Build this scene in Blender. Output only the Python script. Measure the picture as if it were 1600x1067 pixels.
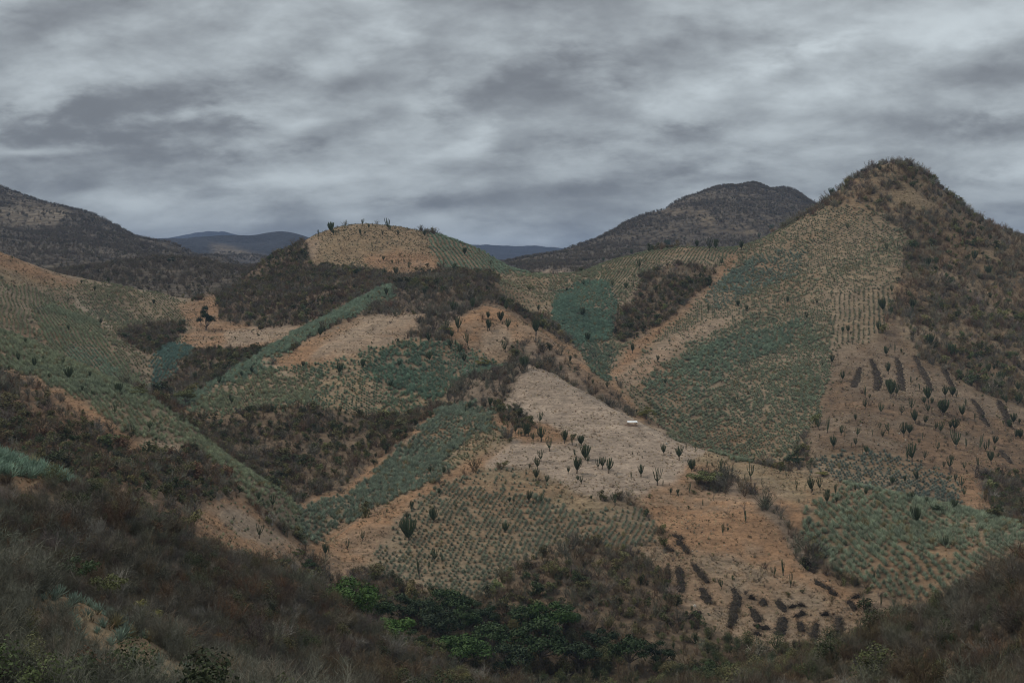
import bpy, math, random
import numpy as np
from mathutils import Vector, Matrix, Euler

for o in list(bpy.data.objects):
    bpy.data.objects.remove(o)
S = bpy.context.scene
COL = S.collection
R = math.radians
rng = np.random.default_rng(11)
random.seed(11)

# ------------------------------------------------------------------ camera
F_PX, CX, CY, HORIZON = 2198.0, 800.0, 533.5, 420.0      # photograph is 1600 x 1067
PITCH = math.atan((CY - HORIZON) / F_PX)
cam_d = bpy.data.cameras.new('camera')
cam_d.sensor_fit = 'HORIZONTAL'
cam_d.sensor_width = 36.0
cam_d.lens = 36.0 * F_PX / 1600.0
cam_d.clip_start, cam_d.clip_end = 0.5, 60000.0
cam = bpy.data.objects.new('camera', cam_d)
COL.objects.link(cam)
cam.rotation_euler = (R(90) - PITCH, 0, 0)
S.camera = cam

# ------------------------------------------------------------------ sun, sky, exposure
SUN_EL, SUN_AZ = 48.0, -82.0          # azimuth measured from the view direction (+Y), negative = left
SUN_STRENGTH = 1.5
sd = bpy.data.lights.new('sun', 'SUN')
sd.energy, sd.angle, sd.color = SUN_STRENGTH, R(11), (1.0, 0.92, 0.80)
sun = bpy.data.objects.new('sun', sd)
COL.objects.link(sun)
_az = R(SUN_AZ)
_d = Vector((math.sin(_az) * math.cos(R(SUN_EL)), math.cos(_az) * math.cos(R(SUN_EL)), math.sin(R(SUN_EL))))
sun.rotation_euler = _d.to_track_quat('Z', 'Y').to_euler()
sun.location = (0, 0, 300)
S.view_settings.view_transform = 'Standard'
S.view_settings.look = 'None'
S.view_settings.exposure = 0.22
S.view_settings.gamma = 1.0
S.view_settings.use_curve_mapping = False
S.cycles.max_bounces = 5
S.cycles.diffuse_bounces = 2
S.cycles.volume_bounces = 0
S.cycles.use_denoising = True
S.cycles.use_adaptive_sampling = False
S.cycles.filter_width = 1.15

W = bpy.data.worlds.new('World')
S.world = W
W.use_nodes = True
nt = W.node_tree
nt.nodes.clear()


class NB:                                     # small node builder
    def __init__(s, t):
        s.t = t

    def n(s, kind, **kw):
        x = s.t.nodes.new(kind)
        ins = kw.pop('ins', {})
        for k, v in kw.items():
            setattr(x, k, v)
        for k, v in ins.items():
            if hasattr(v, 'is_output'):
                s.t.links.new(v, x.inputs[k])
            else:
                x.inputs[k].default_value = v
        return x

    def m(s, op, a, b=0.0, c=None, clamp=False):
        ins = {0: a, 1: b}
        if c is not None:
            ins[2] = c
        return s.n('ShaderNodeMath', operation=op, use_clamp=clamp, ins=ins).outputs[0]

    def mapr(s, v, a, b, c, d, smooth=False):
        return s.n('ShaderNodeMapRange', interpolation_type='SMOOTHSTEP' if smooth else 'LINEAR',
                   ins={0: v, 1: a, 2: b, 3: c, 4: d}).outputs[0]

    def mix(s, f, a, b, blend='MIX'):
        x = s.n('ShaderNodeMix', data_type='RGBA', blend_type=blend)
        for k, v in ((0, f), (6, a), (7, b)):
            if hasattr(v, 'is_output'):
                s.t.links.new(v, x.inputs[k])
            else:
                x.inputs[k].default_value = v if k == 0 else tuple(v)[:3] + (1,)
        return x.outputs[2]

    def noise(s, vec, scale, detail=4, rough=0.55, dist=0.0):
        return s.n('ShaderNodeTexNoise', ins={'Vector': vec, 'Scale': scale, 'Detail': detail, 'Roughness': rough,
                                              'Distortion': dist}).outputs[0]


b = NB(nt)
tc = b.n('ShaderNodeTexCoord').outputs['Generated']
sep = b.n('ShaderNodeSeparateXYZ', ins={0: tc})
dx, dy, dz = sep.outputs[0], sep.outputs[1], sep.outputs[2]
den = b.m('ADD', b.m('MAXIMUM', dz, 0.0), 0.36)
deck = b.n('ShaderNodeCombineXYZ', ins={0: b.m('DIVIDE', dx, den), 1: b.m('DIVIDE', dy, den), 2: 0.0}).outputs[0]


def deck_map(du, dv, seed):
    return b.n('ShaderNodeMapping', ins={0: deck, 1: (seed + du, 2.3 * seed + dv, 0.6), 2: (0, 0, R(14)), 3: (0.9, 1.0, 1.0)}).outputs[0]


rot, rot2 = deck_map(0, 0, 3.1), deck_map(0.02, 0.055, 3.1)
n1 = b.noise(rot, 2.0, 2, 0.5, 0.2)
n2 = b.noise(rot, 6.0, 10, 0.56, 0.15)
n2b = b.noise(rot2, 6.0, 10, 0.56, 0.15)
n3 = b.noise(rot, 17.0, 8, 0.55, 0.2)
dens = b.m('ADD', b.m('ADD', b.m('MULTIPLY', n1, 0.42), b.m('MULTIPLY', n2, 0.62)), b.m('MULTIPLY', n3, 0.16))
dens = b.m('ADD', dens, b.m('MULTIPLY', b.m('SUBTRACT', n2b, n2), 0.85))     # billows: brighter upper edges, darker undersides
dens = b.m('SUBTRACT', dens, 0.10)


def bank(px, py, wx, wy, tilt, amp):          # one large bank (dark, amp > 0) or gap (bright) of the deck
    a0, e0 = (px - CX) / F_PX, (HORIZON - py) / F_PX
    t = R(tilt)
    az = b.m('SUBTRACT', b.m('DIVIDE', dx, b.m('MAXIMUM', dy, 0.05)), a0)
    el = b.m('SUBTRACT', b.m('DIVIDE', dz, b.m('MAXIMUM', dy, 0.05)), e0)
    u = b.m('ADD', b.m('MULTIPLY', az, math.cos(t) * F_PX / wx), b.m('MULTIPLY', el, math.sin(t) * F_PX / wx))
    v = b.m('SUBTRACT', b.m('MULTIPLY', el, math.cos(t) * F_PX / wy), b.m('MULTIPLY', az, math.sin(t) * F_PX / wy))
    q = b.m('ADD', b.m('MULTIPLY', u, u), b.m('MULTIPLY', v, v))
    q = b.m('ADD', q, b.m('MULTIPLY', b.m('ADD', b.m('SUBTRACT', n2, 0.5), b.m('MULTIPLY', b.m('SUBTRACT', n3, 0.5), 0.5)), 7.0))
    g = b.m('MULTIPLY', b.m('EXPONENT', b.m('MULTIPLY', q, -1.0)), amp)
    return b.m('MULTIPLY', g, b.m('GREATER_THAN', dy, 0.0))


SKY_BANKS = [(200, 40, 420, 70, 4, 0.08), (330, 165, 330, 60, 10, 0.17), (110, 195, 200, 40, 3, 0.13), (430, 232, 150, 22, 10, 0.14), (120, 285, 150, 16, 2, 0.12),
             (300, 262, 120, 14, 4, 0.06), (560, 95, 150, 40, 28, -0.13), (470, 205, 90, 22, 18, -0.12), (60, 238, 150, 10, 2, -0.12), (420, 285, 190, 12, 4, -0.10),
             (640, 20, 110, 40, 30, -0.05), (900, 95, 240, 48, 16, 0.20), (830, 10, 260, 26, 4, 0.12), (1010, 20, 120, 20, 16, -0.10),
             (765, 200, 70, 22, 50, -0.12), (690, 240, 130, 14, 10, -0.12), (930, 215, 220, 34, 10, 0.16), (1090, 150, 190, 24, 22, -0.13), (1280, 150, 110, 20, 12, -0.14),
             (1250, 90, 180, 20, 18, -0.10), (1480, 60, 190, 44, 24, -0.07), (1560, 120, 120, 30, 10, 0.12), (1500, 195, 190, 30, 6, 0.20), (1330, 235, 150, 14, 6, -0.08),
             (1080, 270, 150, 20, 8, 0.13), (960, 330, 230, 16, 3, -0.08), (720, 318, 150, 14, 2, 0.14), (860, 300, 110, 14, 4, 0.10), (830, 374, 170, 9, 0, -0.12),
             (500, 335, 240, 16, 2, -0.05), (180, 318, 200, 14, 2, -0.10), (1540, 275, 120, 14, 8, -0.14), (1580, 330, 90, 20, 12, 0.06)]
for bk in SKY_BANKS:
    dens = b.m('ADD', dens, bank(*bk))
f = b.m('DIVIDE', 1.0, b.m('ADD', 1.0, b.m('EXPONENT', b.m('MULTIPLY', b.m('SUBTRACT', dens, 0.505), 9.0))))
cloud = b.mix(f, (0.143, 0.152, 0.162), (0.47, 0.517, 0.538))
cie = b.m('ADD', b.m('MULTIPLY', b.m('MAXIMUM', dz, 0.0), 1.35), 0.98)      # overcast skies brighten towards the zenith
below = b.mapr(dz, -0.08, 0.0, 0.35, 1.0)
cloud = b.mix(1.0, cloud, b.n('ShaderNodeCombineColor', ins={0: b.m('MULTIPLY', cie, below), 1: b.m('MULTIPLY', cie, below), 2: b.m('MULTIPLY', cie, below)}).outputs[0], 'MULTIPLY')
sky = b.n('ShaderNodeTexSky', sky_type='NISHITA', sun_disc=False, sun_elevation=R(SUN_EL), sun_rotation=R(SUN_AZ), altitude=1500.0)
bg1 = b.n('ShaderNodeBackground', ins={0: sky.outputs[0], 1: 0.06}).outputs[0]
bg2 = b.n('ShaderNodeBackground', ins={0: cloud, 1: 1.0}).outputs[0]
mx = b.n('ShaderNodeMixShader', ins={0: 0.95, 1: bg1, 2: bg2}).outputs[0]
out = b.n('ShaderNodeOutputWorld')
nt.links.new(mx, out.inputs[0])

# ------------------------------------------------------------------ terrain: control lines of the hills
# (pixel x, pixel y, metres of depth) turned into points of the place; '+' marks a crest (ground falls away behind it)
LINES = [
 ('foreground_slope', '', [(-900,2068,7),(0,2068,7),(800,2068,7),(1600,2068,7),(2500,2068,7),(-700,1500,26),(100,1520,28),(800,1540,30),(1500,1540,30),(2300,1500,30)]),
 ('foreground_slope', '', [(-500,1010,50),(0,1067,55),(150,1075,66),(300,1090,74),(-200,960,60),(0,970,68),(120,1000,74)]),
 ('foreground_slope', '+', [(-500,770,72),(-250,830,76),(-100,860,78),(0,888,80),(60,903,82),(110,923,84),(150,950,86),(200,982,89),(260,1018,92),(340,1058,96),(420,1098,99)]),
 ('foreground_slope', '', [(600,1180,104),(800,1260,108),(1100,1240,108),(1350,1180,100)]),
 ('near_left_ridge', '+', [(-500,560,140),(-250,650,146),(0,711,150),(60,728,152),(110,750,154),(160,768,156),(230,800,160),(300,842,166),(370,868,174),(440,892,183),(500,926,190),(560,972,195),(610,1012,198),(650,1040,200),(700,1072,203),(790,1125,206)]),
 ('near_left_ridge', '', [(0,800,128),(0,875,112),(150,850,132),(150,930,114),(300,940,136),(300,1030,114),(440,975,148),(440,1060,120),(560,1067,155),(200,870,135),(380,920,160)]),
 ('near_right_slope', '+', [(2300,560,112),(2000,680,118),(1750,795,126),(1600,862,131),(1540,888,136),(1480,925,142),(1420,958,150),(1340,998,164),(1240,1030,180),(1100,1066,194),(960,1100,202)]),
 ('near_right_slope', '', [(1600,960,110),(1600,1067,92),(1500,1000,120),(1500,1067,106),(1400,1067,130),(1200,1090,162),(2000,900,95)]),
 ('valley_floor', '', [(800,1150,216),(520,935,275),(640,1000,250),(750,1050,240),(900,1067,236),(1000,1012,250),(1200,1005,255),(1330,985,262),(1400,955,266),(1440,950,264),(1540,935,250),(1700,935,240)]),
 ('left_ridge', '', [(0,860,210),(200,900,220),(400,960,228),(500,975,236),(-300,800,200)]),
 ('front_spur', '+', [(825,577,400),(870,590,396),(905,608,391),(940,630,384),(1000,660,372),(1060,690,360),(1105,703,352),(1150,715,345),(1230,735,333),(1330,758,320),(1390,770,312),(1450,785,305),(1530,804,297),(1600,823,290),(1800,880,270),(2100,960,240)]),
 ('front_spur', '', [(760,730,335),(800,690,352),(800,640,375),(900,740,328),(900,690,350),(1000,775,315),(1000,720,338),(1100,760,320),(1180,780,311),(860,640,378),(930,670,362)]),
 ('front_spur', '', [(1300,830,296),(1450,860,276),(1600,866,264),(1380,930,267),(1500,910,262),(1340,945,268),(1380,800,300),(1500,830,285)]),
 ('front_spur', '', [(700,800,311),(800,830,298),(900,845,292),(1000,850,292),(590,900,287),(720,930,275),(640,840,303),(520,905,287),(830,760,322)]),
 ('front_spur', '', [(850,900,275),(950,950,262),(1050,900,277),(1100,850,291),(1200,880,285),(1200,940,270),(1300,960,266),(1150,1000,257),(1050,950,265),(1040,800,309),(1240,850,296),(800,960,264),(700,970,262)]),
 ('front_spur', '', [(1185,790,307),(1215,830,297),(1265,890,281),(1320,935,269)]),
 ('front_spur', '', [(780,690,351),(710,735,335),(640,772,323),(560,815,310),(480,850,297)]),
 ('front_spur', '', [(680,640,386),(740,630,392),(600,735,352),(530,795,328),(470,838,305),(680,700,360),(620,690,366)]),
 ('front_spur', '', [(667,652,387),(600,712,364),(530,770,340),(460,805,323)]),
 ('middle_ridge', '', [(640,645,396),(560,650,398),(480,640,402),(400,640,406),(500,700,374),(400,700,380),(430,765,343),(320,680,396),(600,670,386)]),
 ('middle_ridge', '', [(320,640,412),(420,580,441),(600,545,434),(690,532,440),(560,600,416),(700,590,418),(700,625,400),(790,572,416),(760,645,386),(460,610,424),(640,560,430)]),
 ('middle_ridge', '', [(440,570,446),(560,540,440),(560,497,476),(670,490,470),(640,520,455),(500,545,445)]),
 ('middle_ridge', '', [(610,455,518),(550,485,490),(480,530,466),(420,560,452),(350,595,436),(290,635,416)]),
 ('central_hill', '', [(400,520,530),(470,515,520),(340,500,562),(300,520,540),(400,545,497),(340,560,486),(265,565,480),(240,610,460),(270,625,432)]),
 ('middle_ridge', '', [(620,440,545),(700,440,560),(770,440,566),(700,470,512),(620,475,505),(780,470,520)]),
 ('middle_ridge', '+', [(720,489,472),(760,478,470),(800,490,462),(850,521,448),(900,556,436),(930,580,429),(960,605,421),(1000,643,406),(1030,668,394)]),
 ('middle_ridge', '', [(750,540,440),(830,570,416),(900,600,411),(960,640,397),(850,560,430),(900,580,422)]),
 ('cone_hill', '', [(870,545,505),(930,590,482),(1000,648,458),(1080,697,440),(1160,727,426),(1240,742,406),(1330,764,388),(1450,792,370),(1600,830,352),(1800,900,330)]),
 ('cone_hill', '', [(850,428,640),(800,440,612),(800,480,560),(860,500,540),(840,465,580)]),
 ('cone_hill', '+', [(910,425,640),(960,405,640),(1010,395,640),(1060,388,640),(1105,387,636),(1150,388,632),(1200,370,632),(1245,344,636),(1290,316,640),(1330,281,645),(1365,263,650),(1400,254,652),(1440,269,650),(1490,311,640),(1530,345,630),(1600,374,616),(1750,430,592),(2000,500,560),(2400,560,540)]),
 ('cone_hill', '', [(880,460,600),(900,520,535),(960,560,505),(950,460,572),(1000,430,592),(1050,450,574),(1000,530,522),(1010,600,476),(1100,480,552),(1100,560,500),(1100,640,462),(1200,440,582),(1200,540,510),(1200,640,457),(1200,710,428),(1300,380,602),(1300,480,542),(1300,580,482),(1300,680,424),(1400,330,612),(1400,420,566),(1400,520,510),(1400,620,456),(1400,720,408),(1500,400,592),(1500,500,532),(1500,600,476),(1500,700,424),(1600,450,572),(1600,600,490),(1600,740,412),(1900,600,500),(1900,760,420)]),
 ('central_hill', '+', [(345,457,606),(380,430,640),(420,404,662),(470,379,680),(510,361,690),(540,355,696),(570,353,700),(605,356,701),(640,362,700),(700,375,690),(760,396,672),(810,423,652)]),
 ('central_hill', '', [(480,420,640),(570,400,647),(640,420,612),(700,420,622),(760,430,602),(400,480,572),(400,510,547),(500,460,562),(500,500,527),(560,450,562)]),
 ('left_field_hill', '+', [(-700,200,480),(-300,300,520),(0,394,560),(80,425,576),(150,441,586),(250,461,600),(287,476,606),(310,470,612)]),
 ('left_field_hill', '', [(0,450,502),(0,510,456),(100,480,532),(100,540,466),(200,500,546),(180,580,456),(230,602,457),(250,520,530),(-300,450,450),(290,500,560)]),
 ('left_ridge', '+', [(-600,330,380),(-300,425,388),(0,518,384),(50,538,378),(100,559,370),(150,583,361),(200,609,352),(270,644,341),(310,675,333),(350,711,325),(400,746,315),(450,778,305),(485,838,298)]),
 ('left_ridge', '', [(0,570,346),(0,640,310),(0,705,285),(150,650,311),(150,740,270),(250,710,301),(250,770,271),(350,780,286),(330,840,256),(420,830,286),(400,868,262),(470,868,284),(460,890,266),(-300,560,330)]),
 ('far_left_mountain', '+', [(120,421,800),(200,409,820),(260,403,830),(320,406,830),(380,418,815)]),
 ('far_left_mountain', '', [(50,440,690),(150,455,690),(250,470,690),(330,462,700),(200,440,740),(300,440,745)]),
 ('far_left_mountain', '+', [(-500,222,1500),(-200,272,1650),(0,317,1700),(40,329,1680),(75,331,1640),(150,342,1500),(210,352,1450),(300,373,1350),(350,391,1250),(400,405,1120)]),
 ('far_left_mountain', '', [(0,385,1000),(100,392,1000),(200,392,1060),(0,345,1300),(100,360,1250),(-300,380,900)]),
 ('distant_range', '', [(370,394,1800),(450,415,1500)]),
 ('distant_range', '+', [(300,394,2900),(335,384,2800),(380,373,2800),(405,363,2800),(430,357,2800),(455,361,2800),(480,369,2800),(540,386,2700)]),
 ('distant_range', '+', [(200,395,6000),(250,385,6000),(295,371,6000),(325,364,6000),(350,357,6000),(372,368,6000),(400,377,6000),(470,388,6000)]),
 ('distant_range', '+', [(700,388,5000),(740,385,5000),(780,387,5000),(830,393,5000),(900,397,5000)]),
 ('back_mountain', '+', [(830,394,1300),(880,377,1400),(920,365,1450),(960,352,1500),(1010,331,1550),(1040,313,1600),(1080,297,1650),(1140,286,1700),(1200,282,1700),(1240,290,1700),(1285,317,1650),(1400,380,1600),(1600,392,1600),(2000,380,1700)]),
 ('back_mountain', '', [(900,410,1000),(1000,382,1200),(1100,362,1300),(1200,345,1350),(1100,400,950),(1000,428,800),(850,426,900),(1150,405,860),(1300,400,900),(1600,420,800)]),
 ('distant_range', '', [(-1200,408,8600),(-400,408,8600),(300,405,8600),(900,404,8600),(1500,405,8600),(2300,408,8600),(700,425,1600),(600,425,1100),(700,410,2600),(700,400,3600)]),
]


def pix_dir(px, py):                      # world direction of a point of the photograph, y component 1
    u, v = (np.asarray(px, float) - CX) / F_PX, (CY - np.asarray(py, float)) / F_PX
    yy = math.cos(PITCH) + math.sin(PITCH) * v
    zz = -math.sin(PITCH) + math.cos(PITCH) * v
    return u / yy, zz / yy


def to_pix(x, y, z):
    fy = y * math.cos(PITCH) - z * math.sin(PITCH)
    fz = y * math.sin(PITCH) + z * math.cos(PITCH)
    fy = np.maximum(fy, 0.1)
    return CX + F_PX * x / fy, CY - F_PX * fz / fy


ca, cl, ce, chill = [], [], [], []
HILLS = []
for name, flag, pts in LINES:
    if name not in HILLS:
        HILLS.append(name)
    hi = HILLS.index(name)
    pts = np.array(pts, float)
    if len(pts) > 1 and flag == '+':       # sample crests finely
        q = [pts[0]]
        for p0, p1 in zip(pts[:-1], pts[1:]):
            n = max(1, int(abs(p1[0] - p0[0]) / 28) if abs(p1[0] - p0[0]) < 110 else int(abs(p1[0] - p0[0]) / 90))
            for k in range(1, n + 1):
                q.append(p0 + (p1 - p0) * k / n)
        pts = np.array(q)
    if name in ('near_left_ridge', 'near_right_slope') and flag == '+':
        pts[:, 1] += np.where((pts[:, 0] < 115) & (pts[:, 2] > 140), 0.35, 1.45) * F_PX / pts[:, 2]          # the crest that shows is the top of the brush
    if name == 'foreground_slope' and flag == '+':
        pts[:, 1] += np.clip((150 - pts[:, 0]) / 100, .25, 1) * 0.95 * F_PX / pts[:, 2]
    sx, sz = pix_dir(pts[:, 0], pts[:, 1])
    x, y, z = sx * pts[:, 2], pts[:, 2], sz * pts[:, 2]
    r = np.hypot(x, y)
    a = np.arctan2(x, y)
    ca += list(a); cl += list(np.log(r)); ce += list(z / r); chill += [hi] * len(a)
    if flag == '+':
        r2 = r * 1.055
        z2 = z - 0.34 * 0.055 * r
        ca += list(a); cl += list(np.log(r2)); ce += list(z2 / r2); chill += [hi] * len(a)
ca, cl, ce, chill = map(np.array, (ca, cl, ce, chill))
C2 = 0.009 ** 2
N = len(ca)
D = np.sqrt((ca[:, None] - ca[None]) ** 2 + (cl[:, None] - cl[None]) ** 2 + C2)
P = np.stack([np.ones(N), ca, cl], 1)
A = np.zeros((N + 3, N + 3))
A[:N, :N] = D - np.eye(N) * 0.0015
A[:N, N:] = P
A[N:, :N] = P.T
w = np.linalg.solve(A, np.concatenate([ce, np.zeros(3)]))


def vnoise(x, y, seed):
    xi, yi = np.floor(x), np.floor(y)
    fx, fy = x - xi, y - yi
    fx, fy = fx * fx * (3 - 2 * fx), fy * fy * (3 - 2 * fy)
    xi, yi = xi.astype(np.int64), yi.astype(np.int64)

    def h(i, j):
        k = (i * 374761393 + j * 668265263 + seed * 1442695041) & 0xffffffff
        k = ((k ^ (k >> 13)) * 1274126177) & 0xffffffff
        return ((k ^ (k >> 16)) & 0xffff) / 32767.5 - 1.0
    return (h(xi, yi) * (1 - fx) + h(xi + 1, yi) * fx) * (1 - fy) + (h(xi, yi + 1) * (1 - fx) + h(xi + 1, yi + 1) * fx) * fy


def fbm(x, y, wl, seed, octs=3):
    s, amp, tot = 0.0, 1.0, 0.0
    for k in range(octs):
        s = s + amp * vnoise(x / wl * 2 ** k + 17.3 * k, y / wl * 2 ** k - 9.1 * k, seed + k)
        tot += amp
        amp *= 0.5
    return s / tot


def steps(segs):
    v = [math.log(segs[0][0])]
    for r0, r1, st in segs:
        n = max(1, round((math.log(r1) - math.log(r0)) / st))
        v += list(np.linspace(math.log(r0), math.log(r1), n + 1)[1:])
    return np.array(v)


LR = steps([(6, 50, .05), (50, 75, .012), (75, 110, .005), (110, 160, .006), (160, 210, .0045), (210, 250, .006), (250, 470, .003), (470, 720, .004), (720, 1800, .0075), (1800, 9000, .02)])
AZ = np.concatenate([np.linspace(R(-48), R(-22.5), 52)[:-1], np.linspace(R(-22.5), R(22.5), 740), np.linspace(R(22.5), R(48), 52)[1:]])
NA, NR = len(AZ), len(LR)
GA, GL = np.meshgrid(AZ, LR)              # rows = distance, columns = azimuth
ga, gl = GA.ravel(), GL.ravel()
E = np.empty(len(ga))
HID = np.empty(len(ga), np.int32)
for i in range(0, len(ga), 16384):
    d2 = (ga[i:i + 16384, None].astype(np.float32) - ca[None].astype(np.float32)) ** 2 + (gl[i:i + 16384, None].astype(np.float32) - cl[None].astype(np.float32)) ** 2
    HID[i:i + 16384] = chill[np.argmin(d2, 1)]
    E[i:i + 16384] = np.sqrt(d2 + np.float32(C2)) @ w[:N].astype(np.float32)
E += w[N] + w[N + 1] * ga + w[N + 2] * gl
rr = np.exp(gl)
X, Y = rr * np.sin(ga), rr * np.cos(ga)
Z = E * rr
far = np.clip((rr - 750) / 350, 0, 1)
mid = np.clip((rr - 60) / 60, 0, 1)
Z += mid * (1 - far) * (0.55 * fbm(X, Y, 42, 3) + 0.30 * fbm(X, Y, 13, 9) + 0.10 * fbm(X, Y, 4, 15, 2))
rg = 1 - np.abs(fbm(X, Y, 230, 31, 3))
rg2 = 1 - np.abs(fbm(X, Y, 75, 37, 3))
Z += far * ((rg - 0.97) * 13 * np.clip(rr / 1500, .5, 1.6) + (rg2 - 0.95) * 5 - 1.5)
rav = (1 - np.abs(fbm(X, Y, 210, 61, 3))) ** 5 * np.clip((rr - 780) / 200, 0, 1) * np.clip((2600 - rr) / 600, 0, 1)
Z -= rav * 8 * np.clip(rr / 1400, .5, 1.3)            # ravines of the far mountains
Zg = Z.reshape(NR, NA)
Xg, Yg = X.reshape(NR, NA), Y.reshape(NR, NA)
Eg = Zg / np.exp(LR)[:, None]
RUN = np.maximum.accumulate(Eg, 0)
VIS = Eg >= RUN - 1e-9
PX, PY = to_pix(Xg, Yg, Zg)

# ------------------------------------------------------------------ land cover: what grows where
TAN, PALE, ORANGE, STRAW = (0.250, 0.180, 0.124), (0.262, 0.200, 0.150), (0.232, 0.134, 0.074), (0.205, 0.150, 0.090)
EARTH, REDEARTH, FIELD = (0.128, 0.090, 0.058), (0.135, 0.086, 0.053), (0.185, 0.138, 0.088)
GREY, BROWN, OLIVE, DARK = (0.145, 0.130, 0.096), (0.140, 0.101, 0.062), (0.126, 0.118, 0.052), (0.062, 0.073, 0.033)
TEAL, GREEN, SAGE, BLUE = (0.255, 0.315, 0.225), (0.285, 0.31, 0.20), (0.29, 0.29, 0.19), (0.245, 0.295, 0.235)
# name: soil, shrubs per square metre, shrub mix (grey, brown, olive, dark), shrub height, grass tufts per square metre
COVER = {
 'scrub':      (EARTH, 0.66, (.38, .36, .19, .07), 1.6, 0.2),
 'brush':      (REDEARTH, 0.75, (.42, .32, .20, .06), 1.65, 0.3),
 'near_brush': ((0.12, 0.086, 0.055), 0.95, (.64, .26, .075, .025), 1.5, 0.3),  # soil colour darkened to carry the shade of the foreground
 'brown_slope':((0.122, 0.083, 0.054), 0.07, (.4, .4, .15, .05), 0.8, 0.9),  # brown soil, its colour darkened further to stand for cloud shade here
 'stubble':    ((0.220, 0.160, 0.108), 0.16, (.5, .4, .08, .02), 0.75, 1.8),
 'far_ocher':  ((0.135, 0.102, 0.066), 0.02, (.4, .4, .1, .1), 2.4, 0),
 'far_forest': ((0.036, 0.037, 0.042), 0.004, (.1, .1, .3, .5), 5.0, 0),
 'grove':      ((0.075, 0.055, 0.035), 0.48, (.25, .33, .24, .18), 1.7, 0.1),
 'ridge_scrub':((0.178, 0.127, 0.077), 0.37, (.45, .38, .12, .05), 2.1, 0.5),
 'grey_scrub': ((0.19, 0.14, 0.10), 0.46, (.75, .20, .04, .01), 2.0, 0.2),
 'far_scrub':  ((0.096, 0.077, 0.056), 0.085, (.45, .38, .10, .07), 2.6, 0),
 'far_bare':   ((0.155, 0.123, 0.088), 0.02, (.4, .3, .1, .2), 4.0, 0),
 'bare':       (PALE, 0.02, (.5, .5, 0, 0), .4, 0.6),
 'tan':        (TAN, 0.03, (.5, .4, .1, 0), 0.8, 0.5),
 'orange':     (ORANGE, 0.050, (.4, .4, .15, .05), 0.7, 1.1),
 'straw':      (STRAW, 0.05, (.4, .4, .15, .05), 0.7, 1.0),
 'field':      (FIELD, 0.008, (.3, .4, .3, 0), 0.8, 0.25),
 'path':       ((0.36, 0.29, 0.22), 0, (1, 0, 0, 0), 1, 0),
}
CNAMES = list(COVER)
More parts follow.
